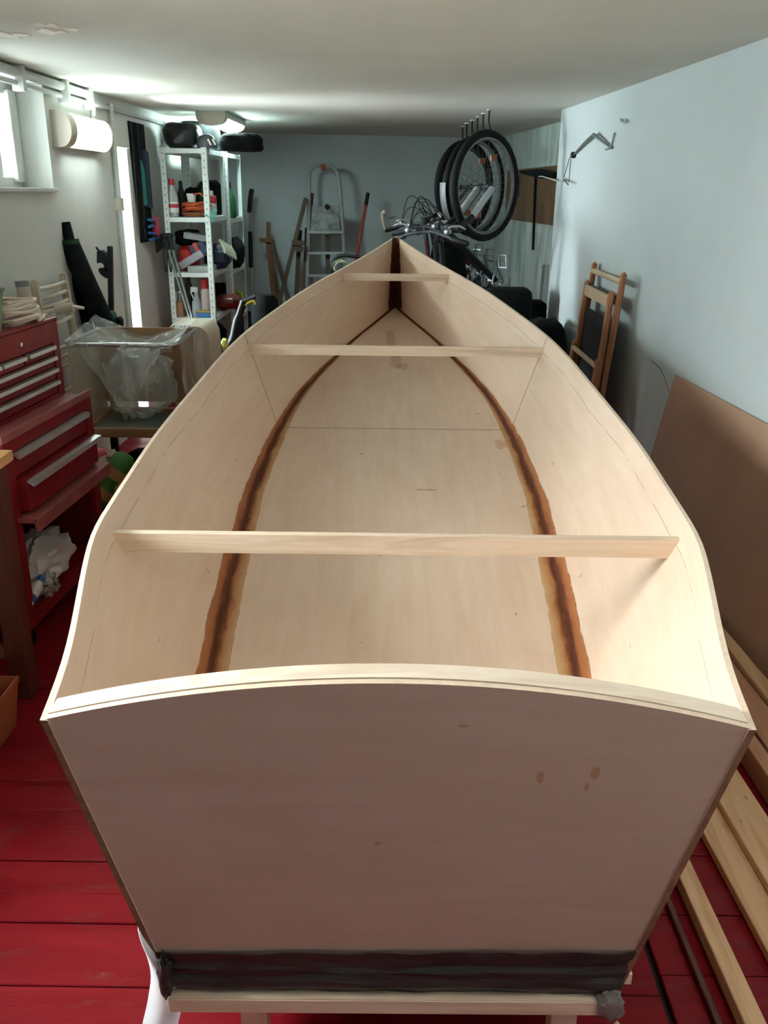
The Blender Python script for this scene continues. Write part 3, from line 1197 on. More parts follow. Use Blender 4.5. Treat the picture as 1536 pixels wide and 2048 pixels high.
for (za, zb, pull) in ((0.585, 0.664, 0.0), (0.475, 0.578, 0.035)):
    bm = bm_new()
    box(bm, -0.30, -0.004 + pull, 0.058, RW - 0.058, za, zb, bev=0.003)
    dr = obj('drawer', bm, 'red_paint', cab, local=True)
    bm = bm_new()
    prism(bm, [(0.0 + pull - 0.004, zb - 0.002), (0.016 + pull, zb - 0.004), (0.018 + pull, zb - 0.02), (0.013 + pull, zb - 0.02), (0.0 + pull - 0.004, zb - 0.008)], 0.06, RW - 0.06, 'Y')
    obj('handle', bm, 'alu', dr, local=True, label='long aluminium pull')
bm = bm_new()
box(bm, -0.05, 0.062, 0.03, RW - 0.03, 0.446, 0.462, bev=0.003)
box(bm, 0.05, 0.062, 0.03, RW - 0.03, 0.418, 0.449, bev=0.003)
obj('fold_down_door', bm, 'red_dusty', cab, local=True, label='dusty red door slid in under the drawers')
for (x, y) in ((-0.045, 0.05), (-0.045, RW - 0.05), (-0.31, 0.05), (-0.31, RW - 0.05)):
    bm = bm_new()
    lathe(bm, [(0.010, -0.013), (0.034, -0.012), (0.037, 0), (0.034, 0.012), (0.010, 0.013)], (x, y, 0.037), 18, 'Y')
    cs = obj('castor', bm, 'rubber', cab, True, local=True, label='black castor wheel')
    bm = bm_new()
    for s in (-1, 1):
        box(bm, x - 0.018, x + 0.018, y + s * 0.017 - 0.0015, y + s * 0.017 + 0.0015, 0.03, 0.082)
    box(bm, x - 0.03, x + 0.03, y - 0.03, y + 0.03, 0.080, 0.085)
    obj('fork', bm, 'steel_dark', cs, local=True)

top = kabinet('tool_chest', 'red top tool chest with silver drawer pulls standing on the roller cabinet', 'tool chest', (-1.245, 2.50, 0.712))
bm = bm_new()
TD, TH = -0.24, 0.266
RW2 = 0.645
box(bm, TD, 0, 0, 0.012, 0, TH)
box(bm, TD, 0, RW2 - 0.012, RW2, 0, TH)
box(bm, TD, TD + 0.012, 0, RW2, 0, TH)
box(bm, TD, 0, 0.012, RW2 - 0.012, 0, 0.012)
box(bm, -0.02, 0, 0.012, 0.04, 0, TH, bev=0.002)
box(bm, -0.02, 0, RW2 - 0.045, RW2 - 0.012, 0, TH, bev=0.002)
box(bm, -0.02, 0, 0.04, RW2 - 0.045, 0.192, TH - 0.002)
obj('body', bm, 'red_paint', top, local=True)
bm = bm_new()
box(bm, TD - 0.002, 0.003, -0.002, RW2 + 0.002, TH, TH + 0.012, bev=0.004)
obj('lid', bm, 'red_paint', top, local=True)
bm = bm_new()
lathe(bm, [(0.010, 0.0), (0.010, 0.004), (0.006, 0.006), (0.0, 0.006)], (0.0, 0.36, 0.222), 12, 'X')
obj('lock', bm, 'chrome', top, True, local=True, label='small chrome lock')
mid = 0.33
for (ya, yb, za, zb) in ((0.045, 0.20, 0.152, 0.186), (0.205, mid + 0.04, 0.152, 0.186), (mid + 0.055, RW2 - 0.05, 0.152, 0.186), (0.045, RW2 - 0.05, 0.11, 0.148), (0.045, RW2 - 0.05, 0.066, 0.106), (0.045, RW2 - 0.05, 0.015, 0.062)):
    bm = bm_new()
    box(bm, -0.21, -0.004, ya, yb, za, zb, bev=0.002)
    dr = obj('drawer', bm, 'red_paint', top, local=True)
    bm = bm_new()
    prism(bm, [(-0.004, zb - 0.001), (0.012, zb - 0.002), (0.014, zb - 0.014), (0.010, zb - 0.014), (-0.004, zb - 0.006)], ya + 0.004, yb - 0.004, 'Y')
    obj('handle', bm, 'alu', dr, local=True, label='aluminium pull')

# things on the chest
bk = thing('plastic_basket', 'worn green plastic basket on top of the red tool chest', 'basket', (-1.308, 2.69, 0.991))
bm = bm_new()
N = 28
prof = [(0.80, 0.0), (0.86, 0.04), (0.94, 0.10), (0.98, 0.122), (1.03, 0.124), (1.03, 0.130), (0.95, 0.130), (0.90, 0.10), (0.80, 0.02), (0.0, 0.018)]
rings = []
for f, z in prof:
    ring = []
    for k in range(N):
        a = 2 * math.pi * k / N
        e = 0.45
        x = math.copysign(abs(math.cos(a)) ** e, math.cos(a)) * 0.088 * max(f, 0.02)
        y = math.copysign(abs(math.sin(a)) ** e, math.sin(a)) * 0.145 * max(f, 0.02)
        ring.append(bm.verts.new((-1.308 + x, 2.69 + y, 0.992 + z)))
    rings.append(ring)
for a, b in zip(rings, rings[1:]):
    for k in range(N):
        bm.faces.new((a[k], a[(k + 1) % N], b[(k + 1) % N], b[k]))
bm.faces.new(rings[0])
obj('basket_body', bm, 'green_pl', bk, True)
bm = bm_new()
pts = []
for k in range(170):
    a = k * 0.33
    lay = k / 170
    rx = 0.078 - 0.020 * lay + 0.006 * math.sin(k * 1.7)
    ry = 0.115 - 0.030 * lay + 0.014 * math.sin(k * 0.9)
    pts.append((-1.285 + rx * math.cos(a) + 0.006 * math.sin(k * .21), 2.99 + 0.02 * math.sin(k * 0.13) - 0.01 * lay + ry * math.sin(a), 0.998 + 0.066 * lay + 0.004 * math.sin(a * 2 + k * 0.05)))
tube(bm, pts, 0.0068, 7)
tube(bm, smooth_pts([(-1.29, 3.04, 0.998), (-1.25, 3.08, 0.998), (-1.225, 3.115, 0.998)], 4), 0.006, 7)
tag(obj('cable_coil', bm, 'cable', None, True), 'coil of pale beige cable lying on top of the red tool chest', 'cable')
# in the open bottom of the roller cabinet
bm = bm_new()
blob(bm, (-1.235, 2.78, 0.205), (0.10, 0.20, 0.075), 0.35, 7, 3, 2.2, 30, 18, flat=0.06)
tag(obj('crumpled_bag', bm, 'white_pl', None, True), 'crumpled white bag lying in the bottom of the roller cabinet', 'bag')
bo = thing('small_bottle', 'small white bottle with blue cap and blue label in the roller cabinet', 'bottle', (-1.16, 2.60, 0.14))
rotb = Matrix.Rotation(R(-62), 4, 'X') @ Matrix.Rotation(R(10), 4, 'Y')
bm = bm_new()
lathe(bm, [(0.0, 0.0), (0.02, 0.0), (0.021, 0.01), (0.021, 0.07), (0.012, 0.085), (0.012, 0.09), (0, 0.09)], (-1.168, 2.515, 0.163), 16, 'Z', 0, rotb)
obj('body', bm, 'white_pl', bo, True)
bm = bm_new()
lathe(bm, [(0.013, 0.088), (0.013, 0.11), (0.0, 0.11)], (-1.168, 2.515, 0.163), 16, 'Z', 0, rotb)
obj('cap', bm, 'blue', bo, True, 'blue cap')
bm = bm_new()
lathe(bm, [(0.0216, 0.006), (0.0216, 0.030)], (-1.168, 2.515, 0.163), 16, 'Z', 0, rotb)
obj('paper_label', bm, 'blue', bo, True, 'blue label')
bm = bm_new()
blob(bm, (-1.165, 2.645, 0.17), (0.045, 0.06, 0.04), 0.45, 8, 5, 2.0, 26, 14, flat=0.03)
tag(obj('clear_bag', bm, 'film2', None, True), 'small clear plastic bag beside the white bottle in the roller cabinet', 'bag')

# ================================================================== FAR LEFT FOREGROUND
tb = thing('wooden_table', 'old dark wooden table with worn orange top at the left edge of the picture', 'table', (-1.25, 2.0, 0))
bm = bm_new()
box(bm, -1.56, -1.045, 1.55, 2.30, 0.712, 0.742, bev=0.003)
obj('tabletop', bm, 'table_wood', tb, False, 'worn orange-brown top')
for (x, y) in ((-1.085, 2.245), (-1.085, 1.62), (-1.51, 2.245), (-1.51, 1.62)):
    bm = bm_new()
    box(bm, x - 0.03, x + 0.03, y - 0.03, y + 0.03, 0, 0.7115, bev=0.004)
    obj('leg', bm, 'dark_wood', tb)
for q in ((-1.096, -1.074, 1.65, 2.214, 0.60, 0.711), (-1.48, -1.116, 2.234, 2.256, 0.60, 0.711), (-1.48, -1.116, 2.234, 2.256, 0.12, 0.16)):
    bm = bm_new()
    box(bm, *q)
    obj('apron', bm, 'brown_wood', tb)
bm = bm_new()
box(bm, -1.18, -1.165, 1.66, 2.17, 0.115, 0.42, bev=0.003)
tag(obj('white_hardboard', bm, 'white_pl', None), 'upright pale panel standing under the old wooden table', 'panel')
bm = bm_new()
box(bm, -1.47, -1.26, 1.66, 2.19, 0.0, 0.110, bev=0.003)
tag(obj('wooden_board', bm, 'table_wood', None), 'wooden board lying low under the old wooden table', 'board')
bm = bm_new()
cx, cyy = -1.13, 1.93
prof = [(0.80, 0.0), (0.96, 0.13), (1.0, 0.135), (1.0, 0.150), (0.94, 0.150), (0.92, 0.13), (0.78, 0.012)]
rings = []
for f, z in prof:
    rings.append([bm.verts.new((cx + sx * 0.105 * f, cyy + sy * 0.165 * (0.5 + 0.5 * f), z)) for sx, sy in ((-1, -1), (1, -1), (1, 1), (-1, 1))])
for a, b in zip(rings, rings[1:]):
    for k in range(4):
        bm.faces.new((a[k], a[(k + 1) % 4], b[(k + 1) % 4], b[k]))
bm.faces.new(rings[0])
bm.faces.new(rings[-1])
for v in bm.verts:
    if v.co.x > cx and v.co.y > cyy:
        pass
tag(obj('planter_trough', bm, 'clay', None), 'terracotta coloured planter trough on the red floor at the left edge', 'planter')

# ================================================================== LEFT SIDE, MIDDLE DISTANCE
ra = thing('towel_radiator', 'beige ladder towel radiator leaning on the left wall behind the tool chest', 'radiator', (-1.53, 4.0, 0.3))
YA, YB = 3.86, 4.21
for y in (YA, YB):
    bm = bm_new()
    bar(bm, (-1.50, y, 0.28), (-1.555, y, 1.045), 0.034, 0.03, (1, 0, 0), 0.006)
    obj('upright', bm, 'beige', ra)
for k, z in enumerate((1.005, 0.965, 0.925, 0.885, 0.845, 0.735, 0.695, 0.655, 0.545, 0.505, 0.465, 0.425, 0.36, 0.32)):
    x = -1.555 + (1.045 - z) / 0.765 * 0.055
    bm = bm_new()
    tube(bm, [(x + 0.004, YA + 0.01, z), (x + 0.022, (YA + YB) / 2, z), (x + 0.004, YB - 0.01, z)], 0.0095, 8)
    obj('rung', bm, 'beige', ra, True)
bm = bm_new()
box(bm, -1.535, -1.485, 3.835, 4.235, 0.0, 0.28, bev=0.004)
obj('foot', bm, 'beige', ra)
tu = thing('beige_tube', 'thick beige tube with grey end standing beside the towel radiator', 'tube', (-1.52, 3.62, 0))
bm = bm_new()
tube(bm, [(-1.49, 3.69, 0.0), (-1.54, 3.70, 1.045)], 0.026, 16)
obj('tube_body', bm, 'beige', tu, True)
bm = bm_new()
tube(bm, [(-1.5395, 3.70, 1.035), (-1.5405, 3.70, 1.058)], 0.028, 16)
obj('end_cap', bm, 'grey_box', tu, True, 'grey end cap')
pb = thing('paint_roller', 'beige paint roller poking out in front of the towel radiator', 'roller', (-1.33, 3.55, 0.9))
bm = bm_new()
a, b = atY(112, 620, 3.82), atY(146, 614, 3.82)
tube(bm, [a, b], [0.020, 0.022], 12)
obj('sleeve', bm, 'beige_pl', pb, True)
bm = bm_new()
tube(bm, [atY(84, 629, 3.835), a.lerp(b, 0.02), a.lerp(b, 0.98), b, atY(168, 616, 3.82)], [0.012, 0.012, 0.012, 0.010, 0.006], 8)
obj('handle', bm, 'cable', pb, True, 'pinkish handle')

# waste stand with clear bag
ws = thing('bag_stand', 'square stand with chrome tube rim, pale side panel and wooden tray base', 'stand', (-1.16, 3.92, 0))
XA, XB, YF, YR, ZR = -1.385, -0.925, 3.68, 4.12, 0.80
bm = bm_new()
rc = 0.045
pts = []
for (cx, cy2, a0) in ((XB - rc, YF + rc, -90), (XB - rc, YR - rc, 0), (XA + rc, YR - rc, 90), (XA + rc, YF + rc, 180)):
    for k in range(6):
        an = R(a0 + 18 * k)
        pts.append((cx + rc * math.cos(an), cy2 + rc * math.sin(an), ZR))
tube(bm, pts, 0.011, 10, True)
obj('rim', bm, 'chrome', ws, True, 'chrome tube rim')
bm = bm_new()
box(bm, XA - 0.004, XA + 0.012, YF + 0.03, YR - 0.01, 0.40, ZR - 0.014, bev=0.002)
obj('side_panel', bm, 'beige_pl', ws)
bm = bm_new()
box(bm, XA + 0.014, XB - 0.01, YR - 0.022, YR - 0.006, 0.46, ZR + 0.012, bev=0.002)
obj('back_panel', bm, 'brown_card', ws, False, 'brown cardboard back')
bm = bm_new()
for a in ((XA + 0.02, XB + 0.02, YF, YF + 0.03), (XA + 0.02, XB + 0.02, YR - 0.055, YR - 0.025), (XA + 0.02, XA + 0.05, YF + 0.03, YR - 0.055), (XB - 0.01, XB + 0.02, YF + 0.03, YR - 0.055)):
    box(bm, a[0], a[1], a[2], a[3], 0.395, 0.435, bev=0.003)
obj('tray_frame', bm, 'brown_card', ws, False, 'tan wooden tray edge')
bm = bm_new()
box(bm, XA + 0.05, XB - 0.01, YF + 0.03, YR - 0.055, 0.395, 0.412)
obj('tray_bed', bm, 'tray_bed', ws, False, 'grey-green tray bed')
for (x, y) in ((XA + 0.04, YF + 0.03), (XB - 0.01, YF + 0.03), (XA + 0.04, YR - 0.05), (XB - 0.01, YR - 0.05)):
    bm = bm_new()
    box(bm, x - 0.016, x + 0.016, y - 0.016, y + 0.016, 0, 0.395, bev=0.003)
    obj('leg', bm, 'black', ws)
# the clear polythene bag draped over the rim
bg = thing('plastic_bag', 'clear polythene bag draped over the chrome rim of the stand', 'bag', (-1.16, 3.7, 0.5))
bm = bm_new()


def skirt(i, j):
    x = XA + 0.02 + i * (XB - XA - 0.02)
    tip = 0.34
    w = 0.035 + 0.30 * max(0.0, 1 - abs(i - 0.50) / 0.40) ** 1.15
    z = ZR + 0.012 - j * w
    n = mnoise.noise(Vector((i * 9, j * 3, 1)))
    return Vector((x + 0.012 * n, YF - 0.016 - 0.012 * j + 0.012 * mnoise.noise(Vector((i * 7, j * 4, 5))), z + 0.006 * n))


sheet(bm, skirt, 34, 16)
obj('front_skirt', bm, 'film', bg, True)
bm = bm_new()


def right_skirt(i, j):
    y = YF + i * (YR - YF)
    z = ZR + 0.014 - j * (0.30 + 0.06 * math.sin(i * 5))
    n = mnoise.noise(Vector((i * 8, j * 3, 11)))
    return Vector((XB + 0.02 + 0.02 * j + 0.014 * n, y, z))


sheet(bm, right_skirt, 24, 14)
obj('right_skirt', bm, 'film', bg, True)
bm = bm_new()


def drape(i, j):    # i along x, j from front rim to rear; the rear corners stand up
    x = XA - 0.005 + i * (XB - XA + 0.02)
    y = YF + 0.005 + j * (YR - YF - 0.0)
    c = abs(2 * i - 1)
    lift = 0.055 * (c ** 1.6) * j - 0.10 * (1 - c ** 1.5) * math.sin(j * math.pi * 0.9) * 0.8
    n = mnoise.noise(Vector((i * 10, j * 6, 21))) * 0.010
    return Vector((x, y, ZR + 0.013 + lift + n))


sheet(bm, drape, 40, 20)
obj('mouth', bm, 'film', bg, True)
bm = bm_new()
blob(bm, (-1.14, 3.90, 0.60), (0.15, 0.13, 0.15), 0.22, 5, 8, 2.2, 28, 18)
obj('sack', bm, 'film', bg, True)

# beige dehumidifier behind the stand
dh = thing('dehumidifier', 'beige rounded dehumidifier with vents behind the bag stand', 'appliance', (-0.98, 4.4, 0))
bm = bm_new()
prof = [(-1.10, 0.02), (-0.885, 0.02), (-0.885, 0.30), (-0.905, 0.58)]
for k in range(7):
    an = R(k * 15)
    prof.append((-0.97 + 0.06 * math.cos(an), 0.715 + 0.07 * math.sin(an)))
prof += [(-1.10, 0.785)]
prism(bm, prof, 4.33, 4.62, 'Y')
obj('case', bm, 'beige_pl', dh, True)
bm = bm_new()
for k in range(5):
    box(bm, -1.085 + k * 0.018, -1.077 + k * 0.018, 4.327, 4.36, 0.745, 0.787)
obj('vent', bm, 'black', dh)
bm = bm_new()
box(bm, -1.035, -1.027, 4.3275, 4.331, 0.665, 0.673)
obj('screw', bm, 'steel_dark', dh)

# long bags, pole with hooks
sb = thing('ski_bag', 'long black ski bag leaning on the left wall beside the window', 'bag', (-1.4, 4.5, 0.6))
bm = bm_new()
p0, p1, p2, p3 = atY(129, 444, 4.42), atY(137, 484, 4.42), atY(174, 568, 4.44), atY(220, 668, 4.46)
top2 = [p0, p0.lerp(p1, 0.5), p1]
tube(bm, top2, [0.027, 0.031, 0.033], 10)
obj('tip', bm, 'black_fabric', sb, True)
bm = bm_new()
tube(bm, smooth_pts([p1, p1.lerp(p2, .5), p2, p2.lerp(p3, .6), p3, p3 + (p3 - p2) * 0.6], 3), [0.050] + [0.050] * 4 + [0.050] * 11, 12)
obj('bag_body', bm, 'black_fabric', sb, True)
bm = bm_new()
tube(bm, [p1 + Vector((0, -.002, .010)), p1 + Vector((.003, -.002, -.012))], 0.0515, 12)
obj('green_hem', bm, mat('dark_green_hem', (0.012, 0.05, 0.02), 0.8), sb, True, 'dark green hem')
bm = bm_new()
q0, q1, q2 = atY(143, 515, 4.50), atY(150, 560, 4.50), atY(175, 650, 4.52)
blob(bm, atY(158, 575, 4.50), (0.036, 0.05, 0.11), 0.25, 5, 6, 2.4, rot=Matrix.Rotation(R(-14), 3, 'Y'))
tube(bm, [atY(158, 575, 4.50), q2, q2 + Vector((0.05, 0, -0.5))], [0.03, 0.028, 0.02], 8)
tag(obj('rucksack', bm, 'black_matte', None, True), 'bulky black bag hanging behind the long ski bag', 'bag')
hk = thing('hook_pole', 'upright dark pole with two curved hooks against the left wall', 'pole', (-1.5, 4.6, 0))
YP = 4.62
bm = bm_new()
tp, bt = atY(220, 492, YP), atY(223, 640, YP)
dv = (bt - tp).normalized()
bar(bm, tp, tp + dv * (tp.z / -dv.z), 0.024, 0.03, (0, 1, 0), 0.003)
obj('pole_bar', bm, 'steel_dark', hk)
for pl in ([(219, 520), (212, 505), (206, 500), (196, 502), (196, 526), (204, 525), (209, 528), (212, 540), (219, 545)], [(219, 556), (217, 537), (210, 535), (200, 536), (199, 541), (204, 549), (214, 556)]):
    bm = bm_new()
    pp = [atY(u, v, YP) for u, v in pl]
    prism(bm, [(p.x, p.z) for p in pp], YP - 0.02, YP + 0.02, 'Y')
    obj('hook', bm, 'steel_dark', hk)
bm = bm_new()
tube(bm, smooth_pts([atY(200, 503, YP), atY(194, 497, YP), atY(193, 494, YP)], 3), 0.006, 6)
obj('hook_tip', bm, 'black', hk, True)
bm = bm_new()
blob(bm, atY(226, 636, 4.5), (0.018, 0.02, 0.035), 0.2, 5, 2)
tag(obj('green_clip', bm, mat('dark_green_plastic', (0.01, 0.09, 0.055), 0.5), None, True), 'small dark green clamp tip behind the bag stand', 'clamp')
bm = bm_new()
blob(bm, atY(240, 644, 4.5), (0.018, 0.02, 0.028), 0.2, 5, 5)
tag(obj('black_clip', bm, 'black', None, True), 'small black clamp tip beside the green one behind the bag stand', 'clamp')

# floor clutter between chest and stand
bm = bm_new()
box(bm, -1.52, -1.24, 3.40, 3.62, 0.0, 0.255, bev=0.02)
tag(obj('dark_crate', bm, 'black_matte', None, True), 'dark crate on the floor behind the roller cabinet, under the red and white bag', 'crate')
bm = bm_new()
blob(bm, atY(200, 925, 3.46) + Vector((-0.01, 0, 0.0)), (0.055, 0.06, 0.062), 0.15, 5, 3, 2.3)
o1 = obj('red_white_bag', bm, [M['white_pl']], None, True)
t_ = NT(bpy.data.materials.new('red_white_packet'))
c_ = t_.ramp(t_.noise(t_.coord('Object'), 7, 1), [(0.48, (0.62, 0.55, 0.52)), (0.52, (0.42, 0.03, 0.04))])
t_.color(c_)
o1.data.materials[0] = bpy.data.materials['red_white_packet']
tag(o1, 'red and white bag on the dark crate behind the roller cabinet', 'bag')
gb = thing('wrapped_bundle', 'green and tan wrapped bundle on the floor below the bag stand', 'bundle', (-1.2, 3.4, 0.0))
pbp = atY(250, 918, 3.42)
pa = atY(188, 1000, 3.36)
pa = pbp + (pa - pbp) * 1.25
bm = bm_new()
tube(bm, [Vector((pa.x - 0.03, pa.y, 0.0)), pa, pa.lerp(pbp, 0.25), pa.lerp(pbp, 0.6), pbp, pbp + (pbp - pa) * 0.08], [0.05, 0.05, 0.052, 0.055, 0.048, 0.026], 12)
obj('roll', bm, 'green', gb, True)
for tt in (0.30, 0.66):
    bm = bm_new()
    tube(bm, [pa.lerp(pbp, tt), pa.lerp(pbp, tt + 0.16)], 0.0575, 12)
    obj('band', bm, 'tan', gb, True, 'tan band')
bm = bm_new()
blob(bm, pa.lerp(pbp, 0.55) + Vector((0.07, 0.0, -0.08)), (0.05, 0.05, 0.10), 0.2, 5, 9, rot=Matrix.Rotation(R(-20), 3, 'Z'))
obj('wrapping', bm, 'tan', gb, True, 'tan wrapping paper')
bm = bm_new()
blob(bm, atY(216, 922, 3.47) + Vector((0.012, 0, -0.0)), (0.032, 0.035, 0.045), 0.35, 7, 12)
tag(obj('crumpled_paper', bm, mat('pale_pink_paper', (0.5, 0.36, 0.33), 0.8), None, True), 'crumpled pale paper between the red and white bag and the green bundle', 'paper')
bm = bm_new()
blob(bm, (-1.12, 3.90, 0.14), (0.17, 0.12, 0.14), 0.12, 4, 2, 3.0, flat=0.139)
tag(obj('dark_sack', bm, 'black_fabric', None, True), 'dark sack on the floor under the wooden tray of the stand', 'sack')

# wall panel with hanging tools beside the door
hp = thing('tool_roll', 'tall black tool roll hanging on the left wall between door and shelf', 'tool roll', (XL + 0.02, 5.85, 1.1))
YP0, YP1 = 5.66, 5.98
bm = bm_new()
prism(bm, [(YP0, 1.80), (YP1, 1.80), (YP1 + 0.02, 1.10), (YP0 + 0.06, 1.10)], XL + 0.002, XL + 0.014, 'X')
obj('backing', bm, 'black_fabric', hp)
bm = bm_new()
box(bm, XL + 0.014, XL + 0.03, YP0 + 0.10, YP0 + 0.115, 1.12, 1.79)
box(bm, XL + 0.014, XL + 0.02, YP0 + 0.005, YP0 + 0.02, 1.13, 1.79)
obj('seam', bm, 'black', hp)
bm = bm_new()
prism(bm, [(YP0 + 0.115, 1.585), (YP0 + 0.13, 1.59), (YP0 + 0.19, 1.54), (YP0 + 0.20, 1.32), (YP0 + 0.10, 1.325)], XL + 0.014, XL + 0.03, 'X')
obj('teal_pouch', bm, 'teal_dark', hp, False, 'teal pouch')
bm = bm_new()
prism(bm, [(YP0 + 0.21, 1.65), (YP1 - 0.02, 1.64), (YP1 - 0.01, 1.30), (YP0 + 0.21, 1.31)], XL + 0.014, XL + 0.035, 'X')
obj('navy_pouch', bm, 'navy', hp, False, 'navy pouch')
for zz, lb in ((1.215, 'blue spring clamp at the foot of the black tool roll, upper one'), (1.135, 'blue spring clamp at the foot of the black tool roll, lower one')):
    cl = thing('spring_clamp', lb, 'clamp', (XL + 0.05, YP0 + 0.2, zz), 'blue spring clamps')
    bm = bm_new()
    for s in (-1, 1):
        bar(bm, (XL + 0.04, YP0 + 0.14, zz + s * 0.022), (XL + 0.065, YP0 + 0.28, zz + s * 0.008), 0.02, 0.016, (0, 0, 1), 0.004)
    obj('jaw', bm, 'blue', cl)
    bm = bm_new()
    lathe(bm, [(0.013, -0.012), (0.013, 0.012)], (XL + 0.055, YP0 + 0.21, zz), 10, 'X')
    obj('spring', bm, 'steel_dark', cl, True)
bm = bm_new()
box(bm, XL + 0.035, XL + 0.075, YP1 - 0.09, YP1 - 0.02, 1.13, 1.25, bev=0.01)
tag(obj('red_tool_handle', bm, 'pink_red', None, True), 'pinkish red tool grip hanging beside the blue clamps', 'tool')
bm = bm_new()
for k in range(4):
    tube(bm, [(XL + 0.05 + 0.008 * k, YP1 - 0.06 + 0.012 * k, 1.12), (XL + 0.05 + 0.008 * k, YP1 - 0.05 + 0.012 * k, 1.03 + 0.008 * k)], [0.010, 0.008], 7)
tag(obj('black_glove', bm, 'black', None, True), 'black glove hanging under the red grip by the tool roll', 'glove')


# ================================================================== STEEL SHELVES
def shelf_unit(name, label, x0, x1, y0, y1, ztop, levels):
    r = thing(name, label, 'shelf', ((x0 + x1) / 2, (y0 + y1) / 2, 0))
    for (x, sx) in ((x0, 1), (x1, -1)):
        for (y, sy) in ((y0, 1), (y1, -1)):
            bm = bm_new()
            box(bm, x, x + sx * 0.034, y, y + sy * 0.002, 0, ztop)
            box(bm, x, x + sx * 0.002, y + sy * 0.002, y + sy * 0.034, 0, ztop)
            z = 0.04
            while z < ztop - 0.01:
                box(bm, x + sx * 0.017 - 0.003, x + sx * 0.017 + 0.003, y - 0.0006 * sy, y + 0.0004 * sy, z - 0.005, z + 0.005, mi=1)
                z += 0.042
            obj('post', bm, ['shelf_white', 'hole'], r)
    for z in levels:
        bm = bm_new()
        box(bm, x0 + 0.003, x1 - 0.003, y0 + 0.003, y1 - 0.003, z - 0.003, z)
        for (a, b, c, d2) in ((x0 + 0.003, x1 - 0.003, y0 + 0.003, y0 + 0.005), (x0 + 0.003, x1 - 0.003, y1 - 0.005, y1 - 0.003), (x0 + 0.003, x0 + 0.005, y0, y1), (x1 - 0.005, x1 - 0.003, y0, y1)):
            box(bm, a, b, c, d2, z - 0.03, z)
        obj('shelf_board', bm, 'shelf_white', r)
    return r


SX0, SX1, SY0, SY1 = -1.505, -1.205, 6.0, 6.62
LV = [1.666, 1.247, 0.897, 0.60, 0.28]
shelf_unit('shelf_unit', 'white perforated steel shelf unit nearest the viewer, against the left wall', SX0, SX1, SY0, SY1, 1.672, LV)
shelf_unit('shelf_unit', 'white steel shelf unit standing behind the first one', -1.49, -1.19, 6.64, 7.24, 1.672, [1.666, 1.22, 0.86, 0.5, 0.2])
Z0, Z1, Z2, Z3 = LV[0], LV[1], LV[2], LV[3]
# on the top
bm = bm_new()
blob(bm, (-1.385, 6.18, Z0 + 0.078), (0.118, 0.16, 0.082), 0.08, 4, 1, 3.2, 26, 16, flat=0.077)
tag(obj('duffel_bag', bm, 'black_shiny', None, True), 'black duffel bag at the left on top of the shelf', 'bag')
bm = bm_new()
blob(bm, (-1.05, 6.45, Z0 + 0.055), (0.14, 0.24, 0.062), 0.12, 4, 3, 3.0, 26, 16, flat=0.053)
tag(obj('flat_bag', bm, 'black_fabric', None, True), 'flat black bag jutting out to the right on top of the shelf', 'bag')
hl = thing('helmet', 'shiny grey helmet between the black bags on top of the shelf', 'helmet', (-1.235, 6.12, Z0))
bm = bm_new()
lathe(bm, [(0.062, 0.0), (0.066, 0.02), (0.06, 0.05), (0.042, 0.075), (0.02, 0.086), (0.0, 0.088)], (-1.215, 6.08, Z0 + 0.001), 20)
obj('shell', bm, mat('grey_gloss', (0.10, 0.12, 0.13), 0.2), hl, True)
bm = bm_new()
for dx in (0.045, 0.075):
    bar(bm, (-1.215 + dx - 0.02, 6.0, Z0 + 0.055), (-1.215 + dx, 5.985, Z0 + 0.02), 0.010, 0.004, (0, -1, 0))
obj('buckle', bm, 'white_pl', hl, False, 'white strap buckle')
bm = bm_new()
blob(bm, (-1.37, 6.55, Z0 + 0.09), (0.15, 0.19, 0.10), 0.08, 5, 4, 3.2, flat=0.089)
tag(obj('black_sack', bm, 'black_fabric', None, True), 'black sack at the back on top of the shelf', 'bag')
# second level
bt = thing('water_bottle', 'clear bottle with red cap and pale label on the upper shelf', 'bottle', (-1.463, 6.06, Z1))
bm = bm_new()
lathe(bm, [(0.0, 0.001), (0.034, 0.001), (0.037, 0.012), (0.037, 0.11), (0.034, 0.135), (0.016, 0.185), (0.015, 0.2), (0, 0.2)], (-1.457, 6.06, Z1), 18)
obj('bottle_body', bm, 'clear_bottle', bt, True)
bm = bm_new()
lathe(bm, [(0.019, 0.198), (0.019, 0.236), (0.0, 0.237)], (-1.457, 6.06, Z1), 14)
obj('cap', bm, 'red', bt, True, 'red screw cap')
bm = bm_new()
lathe(bm, [(0.0385, 0.03), (0.0385, 0.095)], (-1.457, 6.06, Z1), 18)
obj('paper_label', bm, 'white_pl', bt, True, 'white label')
bm = bm_new()
lathe(bm, [(0.039, 0.058), (0.039, 0.082)], (-1.457, 6.06, Z1), 18)
obj('red_stripe', bm, 'pink_red', bt, True, 'red stripe')
bm = bm_new()
lathe(bm, [(0.0, 0.001), (0.03, 0.001), (0.03, 0.12), (0.012, 0.19), (0.012, 0.225), (0, 0.226)], (-1.42, 6.16, Z1), 14)
tag(obj('dark_bottle', bm, 'black', None, True), 'dark bottle behind the clear bottle with red cap', 'bottle')
pn = thing('terracotta_saucer', 'round terracotta dish under the orange cord on the upper shelf', 'dish', (-1.33, 6.12, Z1))
bm = bm_new()
lathe(bm, [(0.0, 0.001), (0.075, 0.001), (0.092, 0.03), (0.097, 0.03), (0.08, 0.003)], (-1.325, 6.13, Z1), 24)
obj('dish', bm, 'clay', pn, True)
bm = bm_new()
pts = []
for k in range(90):
    a = k * 0.42
    rr = 0.085 - 0.012 * math.sin(k * 0.7)
    pts.append((-1.320 + rr * math.cos(a), 6.14 + rr * math.sin(a) * 1.1, Z1 + 0.036 + 0.0006 * k + 0.006 * math.sin(k * 1.3)))
